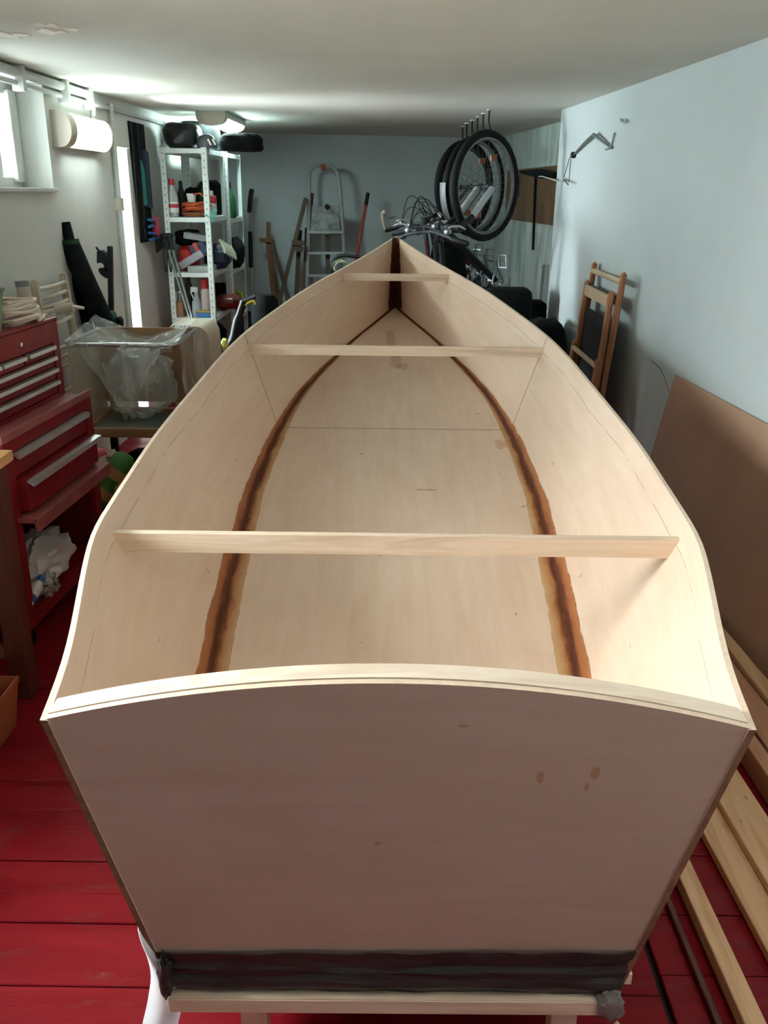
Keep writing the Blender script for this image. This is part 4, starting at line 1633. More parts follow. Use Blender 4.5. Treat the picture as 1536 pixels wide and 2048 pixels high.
pts += [(-1.25, 6.10, Z1 + 0.12), (-1.28, 6.09, Z1 + 0.15), (-1.33, 6.10, Z1 + 0.14)]
tube(bm, pts, 0.006, 6)
tag(obj('extension_cord', bm, 'orange', None, True), 'orange extension cord coiled on the upper shelf', 'cord')
bm = bm_new()
lathe(bm, [(0.0, 0.0), (0.026, 0.0), (0.033, 0.055), (0.030, 0.055), (0.024, 0.004)], (-1.345, 6.12, Z1 + 0.092), 16)
tag(obj('white_cup', bm, 'white_pl', None, True), 'white cup sitting in the coiled orange cord', 'cup')
gr = thing('detergent_bottle', 'red and white detergent bottle at the right of the upper shelf', 'bottle', (-1.235, 6.25, Z1))
bm = bm_new()
box(bm, -1.265, -1.21, 6.22, 6.29, Z1 + 0.001, Z1 + 0.12, bev=0.014)
obj('bottle_body', bm, 'white_pl', gr, True)
bm = bm_new()
box(bm, -1.266, -1.209, 6.219, 6.291, Z1 + 0.075, Z1 + 0.135, bev=0.014)
obj('shoulder', bm, 'red', gr, True, 'red shoulder')
bm = bm_new()
lathe(bm, [(0.012, 0.132), (0.012, 0.165), (0, 0.166)], (-1.237, 6.255, Z1), 12)
obj('cap', bm, 'white_pl', gr, True, 'white cap')
for (x, y, lb) in ((-1.28, 6.38, 'dark green bottle at the back of the upper shelf'), (-1.13, 6.85, 'tall green bottle on the second shelf unit')):
    b_ = thing('green_bottle', lb, 'bottle', (x - 0.1, y, Z1))
    zb = Z1 if x < -1.2 else 1.22
    bm = bm_new()
    xx = x - 0.02 if x < -1.2 else -1.225
    lathe(bm, [(0, 0.001), (0.045, 0.001), (0.05, 0.02), (0.05, 0.13), (0.02, 0.20), (0.016, 0.21), (0, 0.21)], (xx, y, zb), 16)
    obj('bottle_body', bm, mat('dark_green_bottle', (0.012, 0.10, 0.03), 0.35), b_, True)
    bm = bm_new()
    lathe(bm, [(0.02, 0.208), (0.018, 0.25), (0, 0.252)], (xx, y, zb), 12)
    obj('cap', bm, 'black', b_, True, 'black cap')
tc_ = obj('x', bm_new(), 'teal') if False else None
bm = bm_new()


def cloth(i, j):
    return Vector((-1.245 + i * 0.065 + 0.006 * math.sin(j * 6), 5.985 + j * 0.18, Z1 + 0.012 + 0.05 * j * (1 - i * 0.6) + 0.012 * math.sin(i * 5 + j * 4) - (0.03 if j < 0.15 else 0) * i))


sheet(bm, cloth, 10, 10, 0.004)
tag(obj('teal_cloth', bm, 'teal', None, True), 'folded teal cloth at the right front corner of the upper shelf', 'cloth')
bm = bm_new()
blob(bm, (-1.40, 6.45, Z1 + 0.09), (0.08, 0.09, 0.09), 0.2, 5, 15, flat=0.088)
tag(obj('dark_pouch', bm, 'black_fabric', None, True), 'dark pouch at the back left of the upper shelf', 'pouch')
# third level
bm = bm_new()
blob(bm, (-1.40, 6.22, Z2 + 0.21), (0.09, 0.12, 0.055), 0.2, 5, 21)
o = tag(obj('black_backpack', bm, 'black_fabric', None, True), 'black backpack slumped on top of the packets on the middle shelf', 'bag')
bm = bm_new()
blob(bm, (-1.40, 6.18, Z2 + 0.085), (0.07, 0.12, 0.085), 0.2, 5, 23, flat=0.084)
tag(obj('red_packet', bm, 'red', None, True), 'shiny red packet under the black backpack on the middle shelf', 'packet')
bm = bm_new()
box(bm, -1.40, -1.24, 6.05, 6.22, Z2 + 0.205, Z2 + 0.245, bev=0.004, rot=Matrix.Rotation(R(8), 3, 'Y'))
tag(obj('grey_box', bm, 'grey_box', None), 'grey flat box on top of the pile on the middle shelf', 'box')
bm = bm_new()
box(bm, -1.45, -1.27, 6.05, 6.16, Z2 + 0.055, Z2 + 0.105, bev=0.004, rot=Matrix.Rotation(R(-30), 3, 'Y'))
tag(obj('grey_packet', bm, mat('light_grey_packet', (0.34, 0.35, 0.39), 0.5), None), 'light grey packet lying tilted on the middle shelf', 'packet')
bm = bm_new()
box(bm, -1.36, -1.25, 6.06, 6.14, Z2 + 0.10, Z2 + 0.19, bev=0.004, rot=Matrix.Rotation(R(-24), 3, 'Y'))
o = tag(obj('navy_box', bm, 'navy', None), 'navy box with an orange corner tilted on the middle shelf', 'box')
bm = bm_new()
box(bm, -1.335, -1.305, 6.045, 6.056, Z2 + 0.135, Z2 + 0.19, bev=0.002, rot=Matrix.Rotation(R(-24), 3, 'Y'))
ob = obj('orange_print', bm, 'orange_red', o, False, 'orange corner print')
bm = bm_new()
box(bm, -1.38, -1.22, 6.02, 6.20, Z2 + 0.001, Z2 + 0.04, bev=0.003)
tag(obj('pale_carton', bm, mat('pale_carton', (0.36, 0.40, 0.38), 0.6), None), 'pale flat carton at the bottom of the pile on the middle shelf', 'carton')
bm = bm_new()
blob(bm, (-1.235, 6.35, Z2 + 0.085), (0.09, 0.12, 0.085), 0.25, 5, 29, flat=0.084)
tag(obj('blue_packet', bm, 'navy', None, True), 'dark blue bag bulging out at the right of the middle shelf', 'bag')
bm = bm_new()
for k in range(5):
    p = Vector((-1.19 + 0.012 * k, 6.2 + 0.03 * k, Z2 + 0.20 - 0.012 * k))
    tube(bm, [p, p + Vector((0.03, -0.03, -0.045)), p + Vector((0.045, -0.04, -0.085))], [0.012, 0.014, 0.009], 7)
tag(obj('work_gloves', bm, mat('pale_glove', (0.46, 0.50, 0.40), 0.8), None, True), 'pale work gloves spilling over the right of the middle shelf', 'gloves')
bm = bm_new()
blob(bm, (-1.20, 6.85, 0.86 + 0.11), (0.07, 0.10, 0.11), 0.2, 5, 31, flat=0.108)
tag(obj('dark_bag', bm, 'black_fabric', None, True), 'dark bag on the second shelf unit behind the work gloves', 'bag')
# fourth level
sp = thing('spray_can', 'tall white spray can with red cap on the lower shelf', 'can', (-1.275, 6.1, Z3))
bm = bm_new()
lathe(bm, [(0, 0.001), (0.031, 0.001), (0.033, 0.006), (0.033, 0.17), (0.026, 0.185), (0, 0.186)], (-1.285, 6.1, Z3), 18)
obj('can_body', bm, mat('pink_white_can', (0.58, 0.48, 0.46), 0.4), sp, True)
bm = bm_new()
lathe(bm, [(0.029, 0.184), (0.029, 0.245), (0.024, 0.25), (0, 0.25)], (-1.285, 6.1, Z3), 16)
obj('cap', bm, 'red', sp, True, 'red cap')
sp = thing('spray_bottle', 'white trigger spray bottle beside the red capped can', 'bottle', (-1.36, 6.12, Z3))
bm = bm_new()
lathe(bm, [(0, 0.001), (0.036, 0.001), (0.038, 0.01), (0.034, 0.09), (0.015, 0.13), (0.013, 0.16), (0, 0.16)], (-1.35, 6.10, Z3), 16)
obj('bottle_body', bm, mat('blue_white_bottle', (0.42, 0.48, 0.50), 0.5), sp, True)
bm = bm_new()
box(bm, -1.385, -1.335, 6.085, 6.115, Z3 + 0.16, Z3 + 0.195, bev=0.006)
box(bm, -1.38, -1.374, 6.09, 6.11, Z3 + 0.11, Z3 + 0.165, rot=Matrix.Rotation(R(-20), 3, 'Y'))
obj('trigger', bm, 'white_pl', sp)
bm = bm_new()
lathe(bm, [(0, 0.001), (0.032, 0.001), (0.032, 0.16), (0.014, 0.22), (0.014, 0.25), (0, 0.25)], (-1.41, 6.16, Z3), 16)
tag(obj('black_bottle', bm, 'black', None, True), 'tall black bottle left of the white spray bottle', 'bottle')
bt_ = thing('plastic_tub', 'blue tub with tan lid in front on the lower shelf', 'tub', (-1.30, 6.05, Z3))
bm = bm_new()
box(bm, -1.345, -1.245, 6.012, 6.055, Z3 + 0.001, Z3 + 0.032, bev=0.004)
obj('tub', bm, 'blue', bt_, True)
bm = bm_new()
box(bm, -1.348, -1.242, 6.010, 6.057, Z3 + 0.032, Z3 + 0.046, bev=0.004)
obj('lid', bm, 'tan', bt_, True, 'tan lid')
bm = bm_new()
box(bm, -1.52 + 0.02, -1.43, 6.02, 6.20, Z3 + 0.001, Z3 + 0.10, bev=0.002)
tag(obj('cardboard_box', bm, 'brown_card', None), 'brown cardboard box at the left of the lower shelf', 'box')
for k, (x, w) in enumerate(((-1.485, 0.013), (-1.455, 0.012))):
    j = thing('jar', ['small white jar on the cardboard box, left of the pair', 'small grey jar on the cardboard box, right of the pair'][k], 'jar', (x, 6.06, Z3 + 0.1))
    bm = bm_new()
    lathe(bm, [(0, 0.0), (w, 0.0), (w, 0.05), (w * 0.8, 0.055), (0, 0.055)], (x, 6.06, Z3 + 0.102), 14)
    obj('jar_body', bm, ['white_pl', 'grey_box'][k], j, True)
    bm = bm_new()
    lathe(bm, [(w * 0.85, 0.055), (w * 0.85, 0.068), (0, 0.068)], (x, 6.06, Z3 + 0.102), 14)
    obj('lid', bm, 'white_pl', j, True)
bm = bm_new()
blob(bm, (-1.20, 6.45, Z3 + 0.055), (0.085, 0.13, 0.052), 0.2, 5, 37, flat=0.05)
tag(obj('red_bag', bm, mat('dark_red_bag', (0.16, 0.012, 0.014), 0.35), None, True), 'dark red bag sticking out at the right of the lower shelf', 'bag')
bm = bm_new()
for k in range(9):
    a = k * 0.7
    p = Vector((-1.185 + 0.02 * math.sin(a), 6.80 + 0.02 * math.cos(a), 0.62))
    tube(bm, smooth_pts([p, p + Vector((0.03 * math.cos(a * 1.7), -0.02, 0.05 + 0.012 * (k % 4))), p + Vector((0.055 * math.cos(a * 1.7), -0.03, 0.07 - 0.02 * (k % 3)))], 4), 0.006, 5)
tube(bm, [(-1.19, 6.80, 0.501), (-1.185, 6.80, 0.64)], 0.02, 8)
tag(obj('yellow_green_strap', bm, mat('yellow_green_strap', (0.30, 0.40, 0.04), 0.6), None, True), 'tangle of yellow-green straps on the second shelf unit', 'strap')
# bottom of the shelf
bm = bm_new()
blob(bm, (-1.34, 6.3, 0.28 + 0.12), (0.13, 0.24, 0.12), 0.1, 4, 41, 3.0, flat=0.118)
tag(obj('dark_holdall', bm, 'black_matte', None, True), 'dark holdall on the bottom shelf', 'bag')

bm = bm_new()
blob(bm, (-1.385, 6.95, 1.222 + 0.13), (0.092, 0.22, 0.13), 0.1, 4, 43, 3.0, flat=0.129)
tag(obj('dark_filler', bm, 'black_fabric', None, True), 'added dark blanket on the upper shelf of the second unit', 'filler')  # added dark body, imitates the shade inside the second unit
bm = bm_new()
blob(bm, (-1.36, 6.9, 0.502 + 0.12), (0.10, 0.2, 0.12), 0.1, 4, 44, 3.0, flat=0.119)
tag(obj('low_dark_filler', bm, 'black_matte', None, True), 'added dark filler imitating shade low on the second unit behind the spray can', 'bag')  # another added dark body, stands for shade low in the unit

# trekking poles leaning on the front of the shelf
for k, (u0, v0, u1, v1, lb) in enumerate(((337, 500, 384, 652, 'grey trekking pole leaning on the shelf, upper of the crossing pair'), (346, 500, 390, 655, 'grey trekking pole leaning on the shelf, right of the pair'))):
    pl = thing('trekking_pole', lb, 'pole', (-1.4, 5.85, 0), 'trekking poles')
    a, b = atY(u0, v0, 5.93), atY(u1, v1, 5.78)
    dv = (b - a)
    end = a + dv * (a.z / -dv.z)
    bm = bm_new()
    tube(bm, [a, a.lerp(end, 0.35)], 0.008, 8)
    tube(bm, [a.lerp(end, 0.34), end], 0.0065, 8)
    obj('shaft', bm, 'rim_grey', pl, True)
    bm = bm_new()
    tube(bm, [a - dv.normalized() * 0.10, a - dv.normalized() * 0.02, a], [0.017, 0.014, 0.012], 8)
    blob(bm, a - dv.normalized() * 0.09 + Vector((0, 0, 0.005)), (0.026, 0.022, 0.018), 0.1, 4, k)
    obj('grip', bm, 'black', pl, True, 'black grip with wrist strap')
    bm = bm_new()
    tube(bm, smooth_pts([a - dv.normalized() * 0.09, a + Vector((-0.03, -0.01, -0.04)), a + Vector((-0.02, -0.01, -0.14)), a - dv.normalized() * 0.03], 5), 0.005, 6)
    obj('strap', bm, 'black', pl, True)

# lawn-tool with yellow trim in front of the shelf
gt = thing('garden_blower', 'black and yellow garden power tool upright behind the left side of the boat', 'tool', (-0.95, 5.2, 0))
YG = 5.35
bm = bm_new()
g = [atY(u, v, YG) for u, v in ((488, 602), (476, 640), (468, 680), (462, 705))]
tube(bm, smooth_pts(g, 4), [0.022] * 4 + [0.03] * 4 + [0.035] * 5, 10)
e_ = g[-1]
tube(bm, [e_, Vector((e_.x + 0.02, e_.y, 0.02))], 0.03, 10)
obj('body', bm, 'black', gt, True)
bm = bm_new()
tube(bm, smooth_pts([atY(480, 606, YG), atY(494, 600, YG), atY(511, 593, YG)], 4), 0.013, 8)
obj('handle', bm, 'steel_dark', gt, True)
bm = bm_new()
tube(bm, smooth_pts([atY(485, 614, YG - 0.01), atY(494, 607, YG - 0.01), atY(506, 602, YG - 0.01), atY(510, 609, YG - 0.01)], 4), 0.007, 6)
obj('trigger', bm, 'yellow', gt, True, 'yellow trigger')
bm = bm_new()
blob(bm, atY(449, 690, YG - 0.05), (0.02, 0.03, 0.04), 0.2, 4, 3)
obj('yellow_cover', bm, 'lime', gt, True, 'lime yellow cover')
bm = bm_new()
blob(bm, atY(438, 700, YG - 0.06), (0.024, 0.03, 0.045), 0.1, 4, 5)
obj('motor_cap', bm, 'black', gt, True)
bm = bm_new()
c = atY(530, 612, 5.75)
lathe(bm, [(0, 0.79), (0.06, 0.785), (0.085, 0.75), (0.092, 0.70), (0.088, 0.25), (0.08, 0.0), (0, 0.0)], (c.x, 5.75, 0), 22)
for v in bm.verts:
    v.co.z = min(v.co.z, 0.79)
tag(obj('black_bin', bm, 'black_matte', None, True), 'round black bin behind the garden power tool', 'bin')

# ================================================================== ALONG THE BACK WALL


def yb(x):
    return 8.42 + (x + 1.95) * 0.7 / 3.7


sv = thing('snow_shovel', 'long shovel with black grip and silver shaft against the back wall', 'shovel', (-1.3, 8.3, 0))
YS = 8.25
a, b = atY(502, 382, YS), atY(503, 600, YS)
bm = bm_new()
tube(bm, [atY(501, 420, YS), Vector((b.x, YS, 0.35))], 0.015, 8)
obj('shaft', bm, 'dull_alu', sv, True)
bm = bm_new()
tube(bm, smooth_pts([atY(504, 378, YS), atY(501, 395, YS), atY(499, 425, YS)], 4), [0.018, 0.022] + [0.022] * 7, 8)
obj('grip', bm, 'black', sv, True, 'black curved grip')
bm = bm_new()
tube(bm, [atY(500.5, 463, YS), atY(502, 535, YS)], 0.020, 8)
obj('sleeve', bm, 'black', sv, True, 'black foam sleeve')
bm = bm_new()
box(bm, b.x - 0.2, b.x + 0.2, YS - 0.03, YS - 0.01, 0.02, 0.36, bev=0.005)
obj('blade', bm, 'steel_dark', sv)


def stick(bm, u0, v0, u1, v1, Y, w, t, down=True):
    a, b = atY(u0, v0, Y), atY(u1, v1, Y)
    if down:
        d = b - a
        b = a + d * (a.z / -d.z)
    bar(bm, a, b, w, t, (0, 1, 0), 0.003)
    return a, b


st1 = thing('wooden_stand', 'small brown wooden stand with crosspiece against the back wall', 'stand', (-1.1, 8.3, 0))
bm = bm_new()
stick(bm, 537, 444, 537, 486, 8.3, 0.036, 0.03, False)
stick(bm, 537, 483, 549, 600, 8.3, 0.05, 0.03)
obj('post', bm, 'brown_wood', st1)
bm = bm_new()
stick(bm, 519, 480, 545, 481, 8.27, 0.035, 0.03, False)
obj('crosspiece', bm, 'brown_wood', st1)
bm = bm_new()
stick(bm, 545, 482, 566, 565, 8.25, 0.028, 0.03)
stick(bm, 543, 530, 560, 600, 8.33, 0.022, 0.02)
obj('brace', bm, 'old_wood', st1)
st2 = thing('tall_trestle', 'taller dark wooden trestle with slanting legs left of the ladder', 'trestle', (-0.9, 8.3, 0))
bm = bm_new()
stick(bm, 612, 396, 562, 590, 8.28, 0.036, 0.035)
obj('leg', bm, 'old_wood', st2)
bm = bm_new()
stick(bm, 600, 460, 592, 600, 8.36, 0.04, 0.03)
obj('leg', bm, 'old_wood', st2)
bm = bm_new()
stick(bm, 625, 386, 607, 560, 8.42, 0.03, 0.03)
obj('leg', bm, 'brown_wood', st2)
bm = bm_new()
stick(bm, 584, 484, 610, 487, 8.22, 0.045, 0.04, False)
stick(bm, 588, 494, 606, 500, 8.24, 0.05, 0.04, False)
obj('head_block', bm, 'old_wood', st2)
bm = bm_new()
stick(bm, 613, 455, 609, 560, 8.47, 0.028, 0.03)
tag(obj('wooden_batten', bm, 'brown_wood', None), 'plain brown batten leaning between dark trestle and ladder', 'batten')

ld = thing('step_ladder', 'folded aluminium step ladder with red knob leaning on the back wall', 'ladder', (-0.63, 8.4, 0))
YL = 8.35
bm = bm_new()
sil = smooth_pts([atY(613, 590, YL), atY(617, 480, YL), atY(618, 400, YL), atY(619, 350, YL), atY(626, 334, YL), atY(640, 330, YL), atY(656, 330, YL), atY(669, 336, YL), atY(677, 355, YL), atY(682, 400, YL), atY(687, 480, YL), atY(693, 590, YL)], 5)
l0, l1 = sil[0].copy(), sil[-1].copy()
sil = [Vector((l0.x - 0.02, YL - 0.02, 0.0))] + sil + [Vector((l1.x + 0.04, YL - 0.02, 0.0))]
tube(bm, sil, 0.017, 8)
obj('side_rail', bm, 'dull_alu', ld, True)
bm = bm_new()
q = [atY(u, v, YL - 0.04) for u, v in ((624, 412), (676, 412), (680, 462), (621, 462))]
tmp = [bm.verts.new(p) for p in q] + [bm.verts.new(p + Vector((0, 0.03, 0))) for p in q]
for f in ((0, 1, 2, 3), (7, 6, 5, 4), (0, 4, 5, 1), (1, 5, 6, 2), (2, 6, 7, 3), (3, 7, 4, 0)):
    bm.faces.new([tmp[k] for k in f])
obj('platform', bm, mat('paint_splashed_platform', (0.14, 0.16, 0.16), 0.6, col2=(0.42, 0.45, 0.44), scale=16), ld, False, 'paint splashed grey platform')
bm = bm_new()
blob(bm, atY(654, 413, YL - 0.06), (0.02, 0.02, 0.02), 0.1, 4, 3)
obj('latch', bm, 'black', ld, True)
bm = bm_new()
blob(bm, atY(646, 335, YL - 0.015), (0.022, 0.02, 0.026), 0.1, 4, 5)
obj('knob', bm, 'orange_red', ld, True, 'red knob')
for v in (464, 506, 551, 600, 650):
    f = (v - 334) / 256
    ul, ur = 619 - 5 * f, 680 + 13 * f
    bm = bm_new()
    p, q2 = atY(ul, v, YL), atY(ur, v, YL)
    bar(bm, p, q2, 0.07, 0.022, (0, 0, 1), 0.003)
    obj('step', bm, 'dull_alu', ld)
bm = bm_new()
stick(bm, 655, 470, 656, 560, YL + 0.05, 0.04, 0.025)
obj('rear_strut', bm, 'old_wood', ld, False, 'dark rear strut')

br = thing('broom', 'orange-red broom handle with black grip leaning on the back wall', 'broom', (-0.3, 8.4, 0))
a, b = atY(736, 386, 8.45), atY(713, 514, 8.32)
d2 = b - a
end = a + d2 * ((a.z - 0.08) / -d2.z)
bm = bm_new()
tube(bm, [a.lerp(b, 0.17), end], 0.015, 10)
obj('handle', bm, 'orange_red', br, True)
bm = bm_new()
tube(bm, [a, a.lerp(b, 0.19)], 0.0175, 10)
obj('grip', bm, 'black', br, True, 'black grip')
bm = bm_new()
box(bm, end.x - 0.15, end.x + 0.15, end.y - 0.03, end.y + 0.03, 0.0, 0.09, bev=0.01)
obj('brush_head', bm, 'black', br)
mw = thing('lawn_mower', 'dark curved mower handle with pale cord behind the bow of the boat', 'mower', (-0.4, 7.4, 0))
YM = 7.3
bm = bm_new()
hp_ = [atY(u, v, YM) for u, v in ((664, 560), (665, 535), (668, 522), (676, 513), (690, 511), (706, 513), (716, 514), (724, 520), (728, 540))]
tube(bm, [Vector((hp_[0].x, YM + 0.3, 0.15))] + smooth_pts(hp_, 4) + [Vector((hp_[-1].x + 0.04, YM + 0.3, 0.15))], 0.014, 8)
obj('handle', bm, 'steel_dark', mw, True)
bm = bm_new()
box(bm, hp_[0].x - 0.05, hp_[-1].x + 0.08, YM + 0.1, YM + 0.55, 0.04, 0.25, bev=0.05)
obj('deck', bm, 'black', mw, True)
bm = bm_new()
c0 = atY(678, 527, YM - 0.02)
pts = []
for k in range(60):
    an = k * 0.42
    rr = 0.05 + 0.008 * math.sin(k * 0.5)
    pts.append(c0 + Vector((rr * math.cos(an) * 1.2 + 0.0006 * k, 0.012 * math.sin(k), rr * math.sin(an) - 0.03)))
tube(bm, pts, 0.006, 6)
tag(obj('cord_loop', bm, mat('pale_yellow_cord', (0.55, 0.58, 0.40), 0.6), None, True), 'pale yellow cord looped over the dark mower handle', 'cord')


# ================================================================== HANGING BICYCLES
def bicycle(name, label, hubpos, yaw, tilt, colr, style, group='bicycles hung by the front wheel'):
    """local axes: x forward, z up, y to the left; the bike then hangs nose-up from its front wheel"""
    r = thing(name, label, 'bicycle', hubpos, group)
    OFF[r.name] = Vector((0, 0, 0))
    Rw = style['R']
    tr_ = style['tyre']
    wb = 1.05
    fx = Vector((wb, 0, Rw))

    def L(x, y, z):
        return Vector((x, y, z)) - fx
    h = Vector((-math.cos(yaw), -math.sin(yaw), 0))
    x_ = Vector((0, 0, 1))
    y_ = h.cross(x_)
    mt = Matrix(((x_.x, y_.x, h.x), (x_.y, y_.y, h.y), (x_.z, y_.z, h.z)))
    mt = mt @ Matrix.Rotation(tilt, 3, 'Y')
    r.rotation_euler = mt.to_euler()

    def wheel(nm, cx):
        w = bm_new()
        n = 40
        pts = [L(cx + (Rw - tr_) * math.cos(2 * math.pi * k / n), 0, Rw + (Rw - tr_) * math.sin(2 * math.pi * k / n)) for k in range(n)]
        tube(w, pts, tr_, 10, True)
        wo = obj(nm, w, 'rubber', r, True, local=True)
        b2 = bm_new()
        rr = Rw - 2 * tr_ + 0.006
        prof = [(rr, -0.011), (rr - 0.014, -0.010), (rr - 0.022, 0.0), (rr - 0.014, 0.010), (rr, 0.011)]
        rings = [[b2.verts.new(L(cx + q * math.cos(2 * math.pi * k / n), y, Rw + q * math.sin(2 * math.pi * k / n))) for q, y in prof] for k in range(n)]
        for k in range(n):
            for j in range(4):
                b2.faces.new((rings[k][j], rings[(k + 1) % n][j], rings[(k + 1) % n][j + 1], rings[k][j + 1]))
        obj('rim', b2, style['rim'], wo, True, local=True)
        b2 = bm_new()
        for k in range(28):
            a = 2 * math.pi * k / 28
            s = 1 if k % 2 else -1
            a2 = a + (0.9 if (k // 2) % 2 else -0.9)
            tube(b2, [L(cx + 0.02 * math.cos(a2), s * 0.03, Rw + 0.02 * math.sin(a2)), L(cx + (rr - 0.02) * math.cos(a), 0, Rw + (rr - 0.02) * math.sin(a))], 0.0012, 4)
        obj('spokes', b2, 'spoke', wo, False, local=True)
        b2 = bm_new()
        lathe(b2, [(0.006, -0.055), (0.02, -0.035), (0.012, -0.02), (0.012, 0.02), (0.02, 0.035), (0.006, 0.055)], L(cx, 0, Rw), 12, 'Y')
        obj('hub', b2, 'steel_dark', wo, True, local=True)
        if style.get('reflector'):
            for a in (R(150), R(330)):
                b2 = bm_new()
                c = L(cx + Rw * 0.55 * math.cos(a), 0, Rw + Rw * 0.55 * math.sin(a))
                box(b2, c.x - 0.017, c.x + 0.017, -0.006, 0.006, c.z - 0.028, c.z + 0.028, bev=0.003)
                obj('reflector', b2, 'reflector', wo, False, local=True, label='orange spoke reflector')
    wheel('front_wheel', wb)
    wheel('rear_wheel', 0.0)
    ht, hb = L(0.81, 0, Rw + 0.50), L(0.845, 0, Rw + 0.40)      # head tube
    bb, st = L(0.44, 0, Rw - 0.06), L(0.27, 0, Rw + 0.44)
    b2 = bm_new()
    tube(b2, [ht, hb], 0.022, 10)
    tube(b2, [ht + Vector((0.01, 0, -0.03)), st], 0.016, 8)
    tube(b2, [hb, bb], 0.021, 8)
    tube(b2, [bb, st, st + Vector((-0.03, 0, 0.08))], 0.017, 8)
    for s in (-1, 1):
        tube(b2, [bb + Vector((-0.03, s * 0.03, 0)), L(0, s * 0.06, Rw)], 0.010, 6)
        tube(b2, [st + Vector((0, s * 0.02, -0.02)), L(0, s * 0.06, Rw)], 0.009, 6)
    obj('frame', b2, colr, r, True, local=True)
    b2 = bm_new()
    crown = hb + Vector((0.012, 0, -0.04))
    box(b2, crown.x - 0.025, crown.x + 0.025, -0.075, 0.075, crown.z - 0.02, crown.z + 0.02, bev=0.012)
    for s in (-1, 1):
        tube(b2, [crown + Vector((0, s * 0.06, 0.0)), crown + Vector((0.055, s * 0.06, -0.15))], 0.017, 10)
    fk = obj('fork', b2, 'black' if style['susp'] else colr, r, True, local=True)
    b2 = bm_new()
    for s in (-1, 1):
        tube(b2, [crown + Vector((0.05, s * 0.06, -0.14)), L(wb - 0.01, s * 0.058, Rw + 0.01)], 0.021 if style['susp'] else 0.012, 10)
    obj('fork_leg', b2, 'dull_alu' if style['susp'] else colr, fk, True, local=True, label='silver fork leg' if style['susp'] else None)
    # handlebar
    hs = ht + Vector((0.06, 0, 0.055))
    b2 = bm_new()
    tube(b2, [ht, ht + Vector((-0.012, 0, 0.05)), hs], 0.016, 8)
    hw = style['bar']
    tube(b2, smooth_pts([hs + Vector((-0.05, -hw, 0.03)), hs + Vector((-0.01, -hw * 0.45, 0.03)), hs + Vector((0, -0.04, 0)), hs + Vector((0, 0.04, 0)), hs + Vector((-0.01, hw * 0.45, 0.03)), hs + Vector((-0.05, hw, 0.03))], 4), 0.011, 8)
    hbm = obj('handlebar', b2, 'steel_dark', r, True, local=True)
    for s in (-1, 1):
        b2 = bm_new()
        e = hs + Vector((-0.05, s * hw, 0.03))
        e0 = hs + Vector((-0.025, s * (hw - 0.12), 0.03))
        tube(b2, [e0, e, e + (e - e0) * 0.06], [0.016, 0.017, 0.015], 10)
        obj('grip', b2, 'black', hbm, True, local=True)
        b2 = bm_new()
        lv = hs + Vector((0.0, s * (hw - 0.15), 0.025))
        tube(b2, smooth_pts([lv, lv + Vector((0.035, s * 0.01, -0.01)), lv + Vector((0.045, s * 0.08, -0.012)), lv + Vector((0.03, s * 0.13, -0.01))], 4), 0.006, 6)
        blob(b2, lv + Vector((0.012, 0, 0.0)), (0.02, 0.025, 0.02), 0.1, 4, 1, nu=10, nv=6)
        obj('brake_lever', b2, 'worn_steel', hbm, True, local=True, label='silver brake lever')
    b2 = bm_new()
    for s, kx in ((-1, 0.14), (1, 0.10), (1, 0.17)):
        p0 = hs + Vector((0.01, s * (hw - 0.16), 0.03))
        tube(b2, smooth_pts([p0, p0 + Vector((kx, -s * 0.08, 0.0)), hs + Vector((kx, s * 0.02, -0.04)), crown + Vector((0.02, s * 0.05, 0.02))], 6), 0.003, 5)
    obj('brake_cable', b2, 'black', hbm, True, local=True)
    if style.get('barend'):
        for s in (-1, 1):
            b2 = bm_new()
            e = hs + Vector((-0.05, s * hw, 0.03))
            tube(b2, smooth_pts([e, e + Vector((0.03, s * 0.01, 0.01)), e + Vector((0.12, s * 0.0, 0.03)), e + Vector((0.14, -s * 0.03, 0.03))], 4), 0.012, 8)
            obj('bar_end', b2, 'beige', hbm, True, local=True, label='pale bar end')
    if style.get('light'):
        b2 = bm_new()
        lathe(b2, [(0.0, -0.04), (0.022, -0.035), (0.036, 0.0), (0.036, 0.008)], hs + Vector((0.055, 0, -0.02)), 14, 'X')
        hl_ = obj('headlight', b2, 'black', r, True, local=True)
        b2 = bm_new()
        lathe(b2, [(0.034, 0.008), (0.02, 0.014), (0.0, 0.016)], hs + Vector((0.055, 0, -0.02)), 14, 'X')
        obj('lens', b2, 'chrome', hl_, True, local=True, label='bright headlight lens')
    # saddle
    sp_ = st + Vector((-0.04, 0, 0.10))
    b2 = bm_new()
    tube(b2, [st, sp_ + Vector((-0.01, 0, 0.04))], 0.013, 8)
    obj('seat_post', b2, 'dull_alu', r, True, local=True)
    b2 = bm_new()
    prof = [(-0.14, 0.07, 0), (-0.11, 0.085, 0.01), (-0.03, 0.06, 0.004), (0.05, 0.025, 0), (0.13, 0.016, -0.005)]
    top_, bot_ = [], []
    for x, w, dz in prof:
        top_.append([b2.verts.new(sp_ + Vector((x, s * w, 0.06 + dz - 0.012 * abs(s)))) for s in (-1, -0.5, 0, 0.5, 1)])
        bot_.append([b2.verts.new(sp_ + Vector((x, s * w * 0.8, 0.03 + dz))) for s in (-1, -0.5, 0, 0.5, 1)])
    for A_ in (top_, bot_):
        for a_, b_ in zip(A_, A_[1:]):
            for k in range(4):
                b2.faces.new((a_[k], a_[k + 1], b_[k + 1], b_[k]))
    for k in (0, 4):
        for i in range(4):
            b2.faces.new((top_[i][k], top_[i + 1][k], bot_[i + 1][k], bot_[i][k]))
    for i in (0, 4):
        for k in range(4):
            b2.faces.new((top_[i][k], top_[i][k + 1], bot_[i][k + 1], bot_[i][k]))
    obj('saddle', b2, 'black', r, True, local=True)
    # crankset
    b2 = bm_new()
